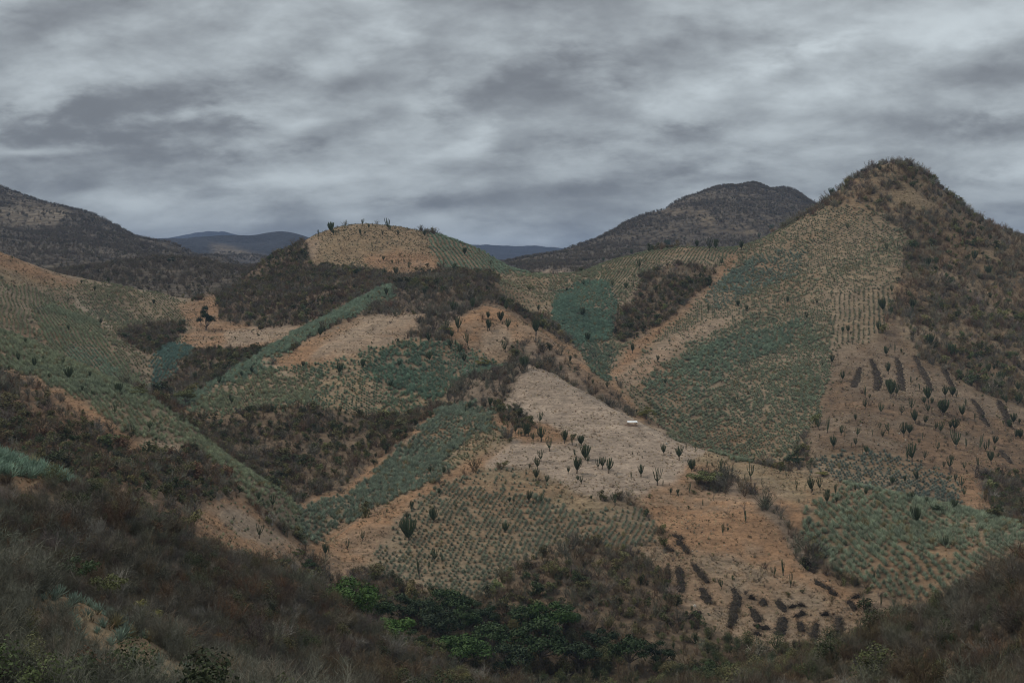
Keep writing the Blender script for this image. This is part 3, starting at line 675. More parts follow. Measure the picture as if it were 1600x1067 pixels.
# ------------------------------------------------------------------ mesh helpers
class MB:
    def __init__(s):
        s.v, s.f, s.mi = [], [], []

    def add(s, v, f, mi=0):
        o = len(s.v)
        s.v += [tuple(p) for p in v]
        s.f += [tuple(i + o for i in q) for q in f]
        s.mi += [mi] * len(f)

    def tri(s, a, b_, c, mi=0):
        s.add((a, b_, c), ((0, 1, 2),), mi)

    def tube(s, pts, rad, n=6, star=0.0, mi=0, cap=True):
        vs, fs = [], []
        pts = [Vector(p) for p in pts]
        for k, p in enumerate(pts):
            d = (pts[min(k + 1, len(pts) - 1)] - pts[max(k - 1, 0)]).normalized()
            u = d.cross(Vector((0.3, 1, 0.2))).normalized()
            w_ = d.cross(u)
            for q in range(n):
                an = 2 * math.pi * q / n
                rr_ = rad[k] * (1 - star * (q % 2))
                vs.append(p + u * math.cos(an) * rr_ + w_ * math.sin(an) * rr_)
        for k in range(len(pts) - 1):
            for q in range(n):
                fs.append((k * n + q, k * n + (q + 1) % n, (k + 1) * n + (q + 1) % n, (k + 1) * n + q))
        if cap:
            vs.append(pts[-1] + (pts[-1] - pts[-2]).normalized() * rad[-1])
            c = len(vs) - 1
            for q in range(n):
                fs.append(((len(pts) - 1) * n + q, (len(pts) - 1) * n + (q + 1) % n, c))
        s.add(vs, fs, mi)

    def mesh(s, name, *mats, smooth=False):
        me = bpy.data.meshes.new(name)
        me.from_pydata(s.v, [], s.f)
        for m_ in mats:
            me.materials.append(m_)
        me.polygons.foreach_set('material_index', np.array(s.mi, np.int32))
        if smooth:
            me.polygons.foreach_set('use_smooth', np.ones(len(s.f), bool))
        me.update()
        return me


def ob(name, me, parent=None, loc=(0, 0, 0)):
    o = bpy.data.objects.new(name, me)
    COL.objects.link(o)
    o.location = loc
    if parent:
        o.parent = parent
    return o


def tag(o, label, cat, group=None, kind=None):
    o['label'], o['category'] = label, cat
    if group:
        o['group'] = group
    if kind:
        o['kind'] = kind


def rv(s=1.0):
    return Vector((random.gauss(0, 1), random.gauss(0, 1), random.gauss(0, 1))) * s


# ------------------------------------------------------------------ plant shapes, one unit tall
def twig_shrub(stems, twigs, spread, wide):
    m = MB()
    for k in range(stems):
        an, lean = random.uniform(0, 6.283), random.uniform(.1, spread)
        d = Vector((math.cos(an) * lean, math.sin(an) * lean, 1)).normalized()
        L = random.uniform(.6, .95)
        base = Vector((random.uniform(-.08, .08), random.uniform(-.08, .08), -.04))
        tip = base + d * L + rv(.05)
        midp = base + (tip - base) * .5 + rv(.04)
        m.tube([base, midp, tip], [wide * .8, wide * .55, wide * .25], 3, cap=False)
        for q in range(twigs):
            t = random.uniform(.25, 1.0)
            p = (base.lerp(midp, t * 2) if t < .5 else midp.lerp(tip, t * 2 - 1))
            e = (d * .6 + Vector((0, 0, .35)) + rv(.55)).normalized() * random.uniform(.14, .36)
            sd_ = e.cross(rv()).normalized() * wide * random.uniform(.3, .55)
            m.tri(p - sd_, p + sd_, p + e)
            if random.random() < .6:
                p2 = p + e * random.uniform(.3, .7)
                e2 = (e.normalized() + rv(.6)).normalized() * random.uniform(.08, .2)
                sd_ = e2.cross(rv()).normalized() * wide * .35
                m.tri(p2 - sd_, p2 + sd_, p2 + e2)
    return m.mesh('shrub', M_SHRUB)


def leafy_shrub(stems, lumps, leaves, size):
    m = MB()
    cs = []
    for k in range(lumps):
        an, q = random.uniform(0, 6.283), random.uniform(0, .38)
        c = Vector((math.cos(an) * q, math.sin(an) * q, random.uniform(.38, .8) - q * .4))
        cs.append((c, random.uniform(.15, .27)))
        m.tube([(0, 0, -.05), c * .5 + rv(.03), c], [.035, .025, .01], 3, cap=False)
    for k in range(leaves):
        c, r_ = random.choice(cs)
        n = rv().normalized()
        p = c + n * r_ * random.uniform(.55, 1.05)
        u = n.cross(rv()).normalized() * size * random.uniform(.6, 1.3)
        w_ = (n * .5 + rv(.6)).cross(u).normalized() * size * random.uniform(.5, 1.0)
        m.tri(p - u, p + u, p + w_ * 1.6)
    return m.mesh('shrub', M_SHRUB)


def agave_mesh(leaves, up):
    m = MB()
    for k in range(leaves):
        t = k / leaves
        an = k * 2.39996 + random.uniform(-.15, .15)
        el = up + (1.45 - up) * (t ** .8) + random.uniform(-.08, .08)
        L = (.62 + .28 * math.sin(t * 2.6)) * random.uniform(.9, 1.08)
        d = Vector((math.cos(an) * math.cos(el), math.sin(an) * math.cos(el), math.sin(el)))
        sd_ = Vector((-math.sin(an), math.cos(an), 0))
        upv = sd_.cross(d) * -1
        if upv.z < 0:
            upv = -upv
        w_ = .058 * random.uniform(.85, 1.15)
        b0 = Vector((math.cos(an) * .04, math.sin(an) * .04, .05 + .1 * t))
        b1 = b0 + d * L * .42
        b2 = b0 + d * L + Vector((0, 0, -.03 * (1 - t)))
        f_ = upv * w_ * .5
        vs = [b0 - sd_ * w_ * .7 + f_, b0 - upv * .01, b0 + sd_ * w_ * .7 + f_, b1 - sd_ * w_ + f_, b1 - upv * .015, b1 + sd_ * w_ + f_, b2]
        m.add(vs, [(0, 1, 4, 3), (1, 2, 5, 4), (3, 4, 6), (4, 5, 6)])
    return m.mesh('agave', M_AGAVE)


def grass_mesh(n):
    m = MB()
    for k in range(n):
        an, lean = random.uniform(0, 6.283), random.uniform(.1, 1.1)
        d = Vector((math.cos(an) * lean, math.sin(an) * lean, 1)).normalized() * random.uniform(.5, 1)
        p = Vector((random.uniform(-.3, .3), random.uniform(-.3, .3), -.03))
        sd_ = Vector((-math.sin(an), math.cos(an), 0)) * .06
        m.tri(p - sd_, p + sd_, p + d)
    return m.mesh('dry_grass', M_GRASS)


SHRUB_MESH = ([twig_shrub(random.randint(9, 13), 13, .75, .021) for _ in range(5)]                 # 0-4 grey and brown, leafless
              + [twig_shrub(random.randint(7, 9), 20, 1.05, .024) for _ in range(3)]              # 5-7 broad, leafless
              + [leafy_shrub(3, random.randint(5, 8), 260, .06) for _ in range(4)])               # 8-11 leafy
AGAVE_MESH = [agave_mesh(26, .12), agave_mesh(30, .2), agave_mesh(22, .3), agave_mesh(28, .08)]
GRASS_MESH = [grass_mesh(9) for _ in range(3)]
# fine forms for the closest shrubs
FINE_MESH = [twig_shrub(random.randint(16, 21), 40, .75, .0078) for _ in range(6)] + [leafy_shrub(4, random.randint(7, 10), 1100, .026) for _ in range(3)]


def kit(name, meshes):
    c = bpy.data.collections.new(name)
    for k, me in enumerate(meshes):
        o = bpy.data.objects.new(f'{name}_form.{k:03d}', me)
        c.objects.link(o)
    return c


K_SHRUB, K_AGAVE, K_GRASS = kit('shrub', SHRUB_MESH + FINE_MESH), kit('agave', AGAVE_MESH), kit('dry_grass', GRASS_MESH)


def scatter(name, coll, P, idx, rot, scl, tint, label, cat):
    """a mass nobody could count: one object of many small plants"""
    me = bpy.data.meshes.new(name)
    me.vertices.add(len(P))
    me.vertices.foreach_set('co', P.astype(np.float32).ravel())
    for nm, ty, dat, key in (('pick', 'INT', idx.astype(np.int32), 'value'), ('turn', 'FLOAT_VECTOR', rot, 'vector'),
                             ('size', 'FLOAT_VECTOR', scl, 'vector'), ('tint', 'FLOAT_VECTOR', tint, 'vector')):
        at_ = me.attributes.new(nm, ty, 'POINT')
        at_.data.foreach_set(key, dat if ty == 'INT' else dat.astype(np.float32).ravel())
    o = ob(name, me)
    g = bpy.data.node_groups.new(name, 'GeometryNodeTree')
    g.interface.new_socket('Geometry', in_out='INPUT', socket_type='NodeSocketGeometry')
    g.interface.new_socket('Geometry', in_out='OUTPUT', socket_type='NodeSocketGeometry')
    nb = NB(g)
    gi, go = nb.n('NodeGroupInput'), nb.n('NodeGroupOutput')
    ci = nb.n('GeometryNodeCollectionInfo', ins={'Collection': coll, 'Separate Children': True, 'Reset Children': True})
    na = lambda nm, ty: nb.n('GeometryNodeInputNamedAttribute', data_type=ty, ins={0: nm}).outputs[0]
    ip = nb.n('GeometryNodeInstanceOnPoints', ins={'Points': gi.outputs[0], 'Instance': ci.outputs[0], 'Pick Instance': True,
                                                  'Instance Index': na('pick', 'INT'), 'Rotation': na('turn', 'FLOAT_VECTOR'), 'Scale': na('size', 'FLOAT_VECTOR')})
    g.links.new(ip.outputs[0], go.inputs[0])
    md = o.modifiers.new('scatter', 'NODES')
    md.node_group = g
    tag(o, label, cat, kind='stuff')
    return o


def single(name, meshes, P, idx, rot, scl, tint, labels, cat, group):
    for k in range(len(P)):
        o = ob(name, meshes[int(idx[k])], None, P[k])
        o.rotation_euler = rot[k]
        o.scale = scl[k]
        o['tint'] = [float(c) for c in tint[k]]
        tag(o, labels[k], cat, group[k] if isinstance(group, list) else group)


def norm_rot(x, y, n, follow=.35):
    i, j, _, _ = cell(x, y)
    nn = NRM[i, j]
    rot_ = np.zeros((n, 3))
    rot_[:, 0] = -np.arctan2(nn[:, 1], nn[:, 2]) * follow + rng.normal(0, .06, n)
    rot_[:, 1] = np.arctan2(nn[:, 0], nn[:, 2]) * follow + rng.normal(0, .06, n)
    rot_[:, 2] = rng.uniform(0, 6.283, n)
    return rot_


def sprinkle(dens):
    """random points of the ground, dens = how many per square metre at every grid point"""
    rg_ = np.exp(LR)
    area = (rg_ ** 2 * np.gradient(LR))[:, None] * np.gradient(AZ)[None]
    n = rng.poisson(np.clip(dens * area, 0, 50))
    ii, jj = np.nonzero(n)
    c = n[ii, jj]
    ii, jj = np.repeat(ii, c), np.repeat(jj, c)
    l = LR[ii] + rng.uniform(-.5, .5, len(ii)) * np.gradient(LR)[ii]
    a = AZ[jj] + rng.uniform(-.5, .5, len(ii)) * np.gradient(AZ)[jj]
    r_ = np.exp(l)
    return r_ * np.sin(a), r_ * np.cos(a), ii, jj, r_


# ground that can be seen, or nearly: also just behind crests and a little outside the frame
NEARLY = (EGF > np.maximum.accumulate(EGF, 0) - 0.012) & (np.abs(AZ)[None] < np.where(RG < 270, R(31), R(24)))
ones = np.ones((NR, NA))

# ------------------------------------------------------------------ shrubs
sd_ = np.array([COVER[c][1] for c in CNAMES])[COVG]
patchy = fbm(Xg.ravel(), Yg.ravel(), 14, 101, 3).reshape(NR, NA)
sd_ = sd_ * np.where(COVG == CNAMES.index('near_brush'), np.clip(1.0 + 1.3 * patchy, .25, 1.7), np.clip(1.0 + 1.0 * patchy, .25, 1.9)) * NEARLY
clump = fbm(Xg.ravel(), Yg.ravel(), 110, 131, 3).reshape(NR, NA)
sd_ *= np.where(RG > 720, np.clip(1 + 1.3 * clump, .3, 2.0), 1) * (RG < 2100) * (RG > 50)
sx, sy, si, sj, sr = sprinkle(sd_)
n = len(sx)
cov = COVG[si, sj]
mixw = np.array([COVER[c][2] for c in CNAMES])[cov]
u = rng.uniform(0, 1, n) + .35 * fbm(sx, sy, 18, 111, 2)
cum = np.cumsum(mixw, 1)
kind = np.clip((u[:, None] > cum).sum(1), 0, 3)
hgt = np.array([COVER[c][3] for c in CNAMES])[cov] * np.exp(rng.normal(0, .36, n))
hgt = np.where(sr > 720, np.minimum(hgt, 3.2), np.minimum(hgt, 4.5))
pal = np.array([GREY, BROWN, OLIVE, DARK])[kind]
pal = pal * np.exp(rng.normal(0, .14, (n, 1))) * (1 + rng.normal(0, .05, (n, 3)))
redd = np.isin(cov, [CNAMES.index('brush'), CNAMES.index('near_brush')]) & (rng.uniform(0, 1, n) < .07)
palb = np.isin(cov, [CNAMES.index('brush'), CNAMES.index('near_brush'), CNAMES.index('grove')]) & (kind == 0) & (rng.uniform(0, 1, n) < .06)
pal[palb] = np.array([0.30, 0.275, 0.23])
fr = (sr > 720)[:, None]
pal = np.where(fr, pal * .35 + np.array([0.135, 0.110, 0.080]) * .65, pal)
pal[redd] = np.array([0.155, 0.09, 0.052])
pick = np.where(kind <= 1, rng.integers(0, 8, n), rng.integers(8, 12, n))
pick = np.where((kind <= 1) & (sr < 230), rng.integers(12, 18, n), pick)
pick = np.where((kind > 1) & (sr < 260), rng.integers(18, 21, n), pick)
pal = pal * np.where(cov == CNAMES.index('near_brush'), np.where(HG[si, sj] == HILLS.index('foreground_slope'), 1.0, .78), np.where(cov == CNAMES.index('ridge_scrub'), 1.25, 1.0))[:, None]  # near-ridge brush darkened: partly its own tone, partly foreground shade put into colour
fg = (HG[si, sj] == HILLS.index('foreground_slope')) & (kind <= 1) & (rng.uniform(0, 1, n) < .75)
pal[fg] = np.array([0.135, 0.132, 0.100]) * np.exp(rng.normal(0, .16, (int(fg.sum()), 1)))
sz_ = height(sx, sy) - .03
SP = np.stack([sx, sy, sz_], 1)
SROT = norm_rot(sx, sy, n)
wid = rng.uniform(.85, 1.35, n)
SSCL = np.stack([hgt * wid, hgt * wid, hgt], 1)
ppx, ppy = to_pix(sx, sy, sz_)
inview = (ppx > -5) & (ppx < 1605) & (ppy > 0) & (ppy < 1085) & SHOWN[si, sj]
big = np.argsort(-np.where(inview, hgt * wid / sr, 0))[:300]
ball = np.zeros(n, bool)
ball[big] = True
MARKS = {
 'foreground_slope': [(20, 900, 'at the top left of the nearest slope'), (130, 930, 'beside the agaves on the nearest crest'), (230, 1000, 'beside the lower agaves of the nearest crest'), (310, 1045, 'at the lower tip of the nearest crest'),
                      (30, 1000, 'by the left edge of the nearest slope'), (30, 1060, 'in the bottom left corner'), (150, 1050, 'at the bottom edge of the nearest slope'), (130, 985, 'in the middle of the nearest slope'), (250, 1060, 'low on the nearest slope near its right end')],
 'near_left_ridge': [(30, 760, 'by the red earth patch of the near ridge'), (150, 790, 'by the olive bush on the near ridge'), (230, 830, 'in the pale brush at the near ridge top'), (330, 880, 'below the orange mound'), (440, 910, 'on the near ridge crest below the green bush'),
                     (430, 990, 'beside the bleached dead branches'), (540, 980, 'on the crest beside the bright green gully tree'), (620, 1050, 'at the lower tip of the near ridge'), (330, 1000, 'around the rusty yellow bush'), (180, 940, 'in the dark hollow with pale stemmed trees'),
                     (60, 850, 'on the dark slope above the hollow'), (480, 1050, 'at the bottom edge of the near ridge'), (260, 940, 'right of the yellow-olive hollow tree')],
 'near_right_slope': [(1590, 890, 'by the large leafless tree on the right edge'), (1520, 940, 'by the smaller leafless tree on the right slope'), (1420, 990, 'below the gully floor at right'), (1300, 1040, 'low below the pitted ground'), (1580, 1000, 'on the bare reddish right edge slope'),
                      (1560, 1055, 'in the bottom right corner'), (1450, 1050, 'at the bottom edge of the right slope')],
 'right_field': [(1432, 820, 'around the tall vase cactus of the right field'), (1478, 868, 'around the bare spot of the right field'), (1467, 800, 'near the dark round bush on the field crest'), (1260, 800, 'at the upper left corner of the right field'), (1260, 840, 'beside the gully thicket'),
                 (1380, 920, 'on the lower edge of the right field'), (1500, 905, 'in the low corner by the right slope'), (1340, 780, 'on the upper rows of the right field'), (1346, 890, 'near the two slim cacti of the right field'), (1553, 857, 'near the small cactus at the field right end'), (1590, 835, 'at the right end of the field crest'),
                 (1390, 850, 'in the middle rows of the right field')],
 'near agave strip': [(10, 715, 'at the left end of the pale green strip'), (60, 735, 'in the middle of the pale green strip'), (110, 755, 'at the right end of the pale green strip')],
 'near agave crest': [(120, 930, 'at the top of the straw crest'), (170, 965, 'midway down the straw crest'), (230, 1005, 'on the lower straw crest'), (310, 1050, 'at the bottom of the straw crest')],
 'left ridge field': [(30, 560, 'at the left end of the left ridge field'), (180, 640, 'midway along the left ridge field'), (330, 715, 'low on the left ridge field')]}


def near_mark(key, px_, py_):
    ms = MARKS.get(key)
    if not ms:
        return None
    return min(ms, key=lambda q: (q[0] - px_) ** 2 + (1.6 * (q[1] - py_)) ** 2)[2]


KN = ['grey leafless twiggy', 'brown leafless twiggy', 'olive small-leaved', 'dark green leafy']
lab, grp = [], []
for k in big:
    w_ = near_mark(HILLS[HG[si[k], sj[k]]], ppx[k], ppy[k]) or 'on the scrub slope beyond the near ridge'
    z_ = 'tall' if hgt[k] > 2.6 else ('low' if hgt[k] < 1.9 else 'middle-sized')
    kn = 'reddish brown twiggy' if redd[k] else KN[kind[k]]
    lab.append(f'{z_} {kn} shrub {w_}')
    grp.append(f'{kn} shrubs {w_}')
ALLSHRUB = SHRUB_MESH + FINE_MESH
single('shrub', ALLSHRUB, SP[big], pick[big], SROT[big], SSCL[big], pal[big], lab, 'shrub', grp)
rest = ~ball
for nm, cond, lb in (('near_undergrowth', (sr < 235), 'mass of grey and brown leafless shrubs covering the dark near slopes'),
                     ('hillside_undergrowth', (sr >= 235) & (sr < 720), 'mass of dry brown shrubs filling the gullies and uncultivated slopes'),
                     ('far_undergrowth', sr >= 720, 'mass of small dark shrubs speckling the far mountains')):
    q = rest & cond
    scatter(nm, K_SHRUB, SP[q], pick[q], SROT[q], SSCL[q], pal[q], lb, 'undergrowth')
print('SHRUBS', n, [(int(((sr >= a_) & (sr < b_)).sum())) for a_, b_ in ((0, 235), (235, 720), (720, 9999))])

# ------------------------------------------------------------------ agave fields, planted in rows
aP, aS, aT, aF = [], [], [], []
for k, (nm, cov_, poly, ag) in enumerate(PATCH):
    if not ag:
        continue
    (ddx, ddy), gap, step, size, tint, share = ag
    gap, step, size = gap * .76, step * .76, size * .84
    zm = (ZF == k) & NEARLY
    if zm.sum() < 4:
        print('EMPTY PATCH', nm)
        continue
    zx, zy = Xg[zm], Yg[zm]
    zi, zj = np.nonzero(zm & VIS)
    mid_ = np.argsort(np.hypot(PX[zi, zj] - np.median(PX[zi, zj]), PY[zi, zj] - np.median(PY[zi, zj])))[0]
    c0 = Vector((Xg[zi[mid_], zj[mid_]], Yg[zi[mid_], zj[mid_]], Zg[zi[mid_], zj[mid_]]))
    cpx, cpy = PX[zi[mid_], zj[mid_]], PY[zi[mid_], zj[mid_]]
    # direction of a row on the ground, read on the local plane of the slope
    nn = Vector(NRM[zi[mid_], zj[mid_]])

    def onplane(px_, py_):
        ux, uz = pix_dir(px_, py_)
        dd = Vector((float(ux), 1, float(uz)))
        return dd * (c0.dot(nn) / dd.dot(nn))
    rd = (onplane(cpx + ddx, cpy + ddy) - onplane(cpx, cpy))
    rd.z = 0
    rd.normalize()
    rp = Vector((-rd.y, rd.x, 0))
    uu = (zx - c0.x) * rd.x + (zy - c0.y) * rd.y
    vv = (zx - c0.x) * rp.x + (zy - c0.y) * rp.y
    gu, gv = np.meshgrid(np.arange(uu.min(), uu.max(), step), np.arange(vv.min(), vv.max(), gap))
    gu, gv = gu.ravel(), gv.ravel()
    gv = gv + .5 * vnoise(gu / 11, gv / 17, 7 + k) * gap
    gu = gu + rng.normal(0, .10, len(gu)) * step
    gv = gv + rng.normal(0, .06, len(gv)) * gap
    x_ = c0.x + rd.x * gu + rp.x * gv
    y_ = c0.y + rd.y * gu + rp.y * gv
    i_, j_, s_, t_ = cell(x_, y_)
    i_, j_ = i_ + (s_ > .5), j_ + (t_ > .5)
    dead = fbm(gu * .22, gv, 7, 201 + k, 3) + .5 * fbm(x_, y_, 9, 231 + k, 2)     # gaps run along the rows
    soft = zm.astype(np.float32)
    for _ in range(5):
        soft[1:-1, 1:-1] = (soft[1:-1, 1:-1] + soft[:-2, 1:-1] + soft[2:, 1:-1] + soft[1:-1, :-2] + soft[1:-1, 2:]) / 5
    rag = np.clip(soft[i_, j_] * 1.5 - .2 + .5 * fbm(x_, y_, 5, 501 + k, 2), 0, 1)
    keep = NEARLY[i_, j_] & (rng.uniform(0, 1, len(x_)) < rag * (soft[i_, j_] > .04)) & (rng.uniform(0, 1, len(x_)) < np.clip(share - np.clip(dead, 0, 1) * .55 * (1.25 - share) * 2, .1, 1))
    x_, y_ = x_[keep], y_[keep]
    aP.append(np.stack([x_, y_, height(x_, y_) - .02], 1))
    vig = 1 + .28 * fbm(x_, y_, 16, 301 + k, 2)
    aS.append(1.04 * size * vig * np.exp(rng.normal(0, .14, len(x_))))
    tn = np.array(tint)[None] * np.exp(rng.normal(0, .12, (len(x_), 1)))
    yel = rng.uniform(0, 1, len(x_)) < .07
    tn[yel] = np.array([0.27, 0.235, 0.13])
    blu = np.clip(fbm(x_, y_, 30, 401 + k, 2), 0, 1)[:, None]
    aT.append(tn * (1 - blu * .4) + np.array([0.20, 0.255, 0.20]) * blu * .4)
    aF += [k] * len(x_)
aP, aS, aT, aF = np.concatenate(aP), np.concatenate(aS), np.concatenate(aT), np.array(aF)
n = len(aP)
apick = rng.integers(0, 4, n)
arot = norm_rot(aP[:, 0], aP[:, 1], n, .6)
ascl = np.stack([aS, aS, aS], 1)
apx, apy = to_pix(aP[:, 0], aP[:, 1], aP[:, 2])
i_, j_, _, _ = cell(aP[:, 0], aP[:, 1])
inview = (apx > 0) & (apx < 1600) & (apy < 1067) & SHOWN[i_, j_]
big = np.argsort(-np.where(inview, aS / np.hypot(aP[:, 0], aP[:, 1]), 0))[:300]
lab, grp = [], []
for k in big:
    nm = PATCH[aF[k]][0]
    w_ = near_mark('right_field' if nm.startswith('right field') else nm, apx[k], apy[k]) or f'on the {nm}'
    z_ = 'large' if aS[k] > 1.6 else ('small' if aS[k] < 1.4 else 'middle-sized')
    lab.append(f'{z_} grey-green agave {w_}')
    grp.append(f'agaves {w_}')
single('agave', AGAVE_MESH, aP[big], apick[big], arot[big], ascl[big], aT[big], lab, 'agave', grp)
rest = np.ones(n, bool)
rest[big] = False
scatter('agave_planting', K_AGAVE, aP[rest], apick[rest], arot[rest], ascl[rest], aT[rest], 'rows of blue-green agaves planted across the hillside fields', 'agaves')
print('AGAVES', n, {PATCH[k][0]: int((aF[big] == k).sum()) for k in set(aF[big])})

# ------------------------------------------------------------------ dry grass
gd = np.array([COVER[c][4] for c in CNAMES])[COVG] * NEARLY * (RG < 720) * (RG > 55) * np.clip(1 + 1.6 * fbm(X, Y, 7, 121, 2).reshape(NR, NA), .1, 2.5) * .8
gx_, gy_, gi_, gj_, gr_ = sprinkle(gd)
n = len(gx_)
gs = rng.uniform(.3, .75, n)
gt = np.array([(0.36, 0.28, 0.17), (0.31, 0.21, 0.12), (0.15, 0.115, 0.075), (0.14, 0.13, 0.07)])[rng.choice(4, n, p=[.32, .26, .26, .16])]
scatter('dry_grass', K_GRASS, np.stack([gx_, gy_, height(gx_, gy_)], 1), rng.integers(0, 3, n), norm_rot(gx_, gy_, n), np.stack([gs * 1.2, gs * 1.2, gs], 1), gt,
        'short straw-coloured dry grass on the open slopes', 'grass')
print('GRASS', n)

# ------------------------------------------------------------------ stones
def stone_mesh():
    m = MB()
    vs = []
    for z_, r_ in ((-.3, .8), (.25, 1.0), (.7, .6)):
        for q in range(6):
            an = q * math.pi / 3 + z_
            k_ = r_ * random.uniform(.7, 1.15)
            vs.append((math.cos(an) * k_, math.sin(an) * k_ * .8, z_ + random.uniform(-.12, .12)))
    vs.append((random.uniform(-.2, .2), random.uniform(-.2, .2), .85))
    fs = [(r_ * 6 + q, r_ * 6 + (q + 1) % 6, r_ * 6 + 6 + (q + 1) % 6, r_ * 6 + 6 + q) for r_ in (0, 1) for q in range(6)] + [(12 + q, 12 + (q + 1) % 6, 18) for q in range(6)]
    m.add(vs, fs)
    return m.mesh('stone', M_GRASS)


K_STONE = kit('stone', [stone_mesh() for _ in range(4)])
wd = dict(bare=.05, tan=.05, orange=.05, stubble=.09, straw=.03, brown_slope=.05, field=.015)
qd = np.array([wd.get(c, 0) for c in CNAMES])[COVG] * NEARLY * (RG < 720) * (RG > 100) * np.clip(1 + 2 * fbm(X, Y, 10, 141, 2).reshape(NR, NA), .05, 3)
qx, qy, qi, qj, qr = sprinkle(qd)
n = len(qx)
qs = .09 * np.exp(rng.normal(0, .55, n)) + .05
scatter('stones', K_STONE, np.stack([qx, qy, height(qx, qy)], 1), rng.integers(0, 4, n), rng.uniform(0, 6.28, (n, 3)) * np.array([.1, .1, 1]), np.stack([qs, qs, qs], 1),
        np.array([(0.34, 0.30, 0.25), (0.24, 0.19, 0.14), (0.10, 0.085, 0.065)])[rng.choice(3, n, p=[.4, .35, .25])], 'scattered stones and clods on the bare slopes', 'stones')
print('STONES', n)

# ------------------------------------------------------------------ organ pipe cacti
def cactus_parts(stems, flare, trunk, thick, wob=.05, fork=False):
    tm = MB()
    tm.tube([(0, 0, -.05), (.01, 0, trunk * .5), (0, .01, trunk)], [.042, .036, .033], 7, mi=0)
    tmesh = tm.mesh('trunk', M_CTRUNK, smooth=True)
    br = []
    for k in range(stems):
        an = k * 2.39996 + random.uniform(-.3, .3)
        q = math.sqrt((k + .5) / stems)
        out_ = flare * q
        z0 = trunk * random.uniform(.75, 1.0)
        top = random.uniform(.80, 1.0) - .10 * q
        c, s = math.cos(an), math.sin(an)
        pts = []
        for t in (0, .12, .3, .55, .8, 1.0):
            rad = out_ * (1 - (1 - t) ** 2.4) * (.75 + .25 * t)
            pts.append((c * rad + random.gauss(0, wob * .12), s * rad + random.gauss(0, wob * .12), z0 + (top - z0) * t ** 1.15))
        m = MB()
        th = thick * random.uniform(.85, 1.15)
        m.tube(pts, [th * .8, th * .95, th, th, th * .95, th * .65], 8, .28)
        br.append(m.mesh('branch', M_CACTUS))
    return tmesh, br


CACTI = {'v': [cactus_parts(random.randint(15, 20), .25, .26, .021) for _ in range(7)],      # vase of many stems
         'o': [cactus_parts(random.randint(7, 10), .27, .22, .021, .1) for _ in range(5)],   # open candelabra
         's': [cactus_parts(random.randint(3, 5), .10, .16, .022) for _ in range(3)],        # slim, few stems
         'b': [cactus_parts(random.randint(20, 24), .33, .15, .025) for _ in range(3)]}      # broad and bushy


def joined(parts):
    tmesh, br = parts
    m = MB()
    for k, me in enumerate([tmesh] + br):
        m.add([v.co[:] for v in me.vertices], [p.vertices[:] for p in me.polygons], 0 if k == 0 else 1)
    return m.mesh('cactus', M_CTRUNK, M_CACTUS)


CACTI_ONE = {k: [joined(p) for p in v] for k, v in CACTI.items()}
FORM = {'v': 'vase-shaped', 'o': 'open branched', 's': 'slim few-stemmed', 'b': 'broad bushy'}
ORD = ('first second third fourth fifth sixth seventh eighth ninth tenth eleventh twelfth thirteenth fourteenth fifteenth sixteenth seventeenth '
       'eighteenth nineteenth twentieth').split()


def Z5(x0, y0, sc, s):                     # cactus list read off an enlarged crop: base x, base y, height, form
    r_ = []
    for it in s.split(';'):
        q = it.split(',')
        r_.append((x0 + float(q[0]) / sc, y0 + float(q[1]) / sc, float(q[2]) / sc, q[3]))
    return r_


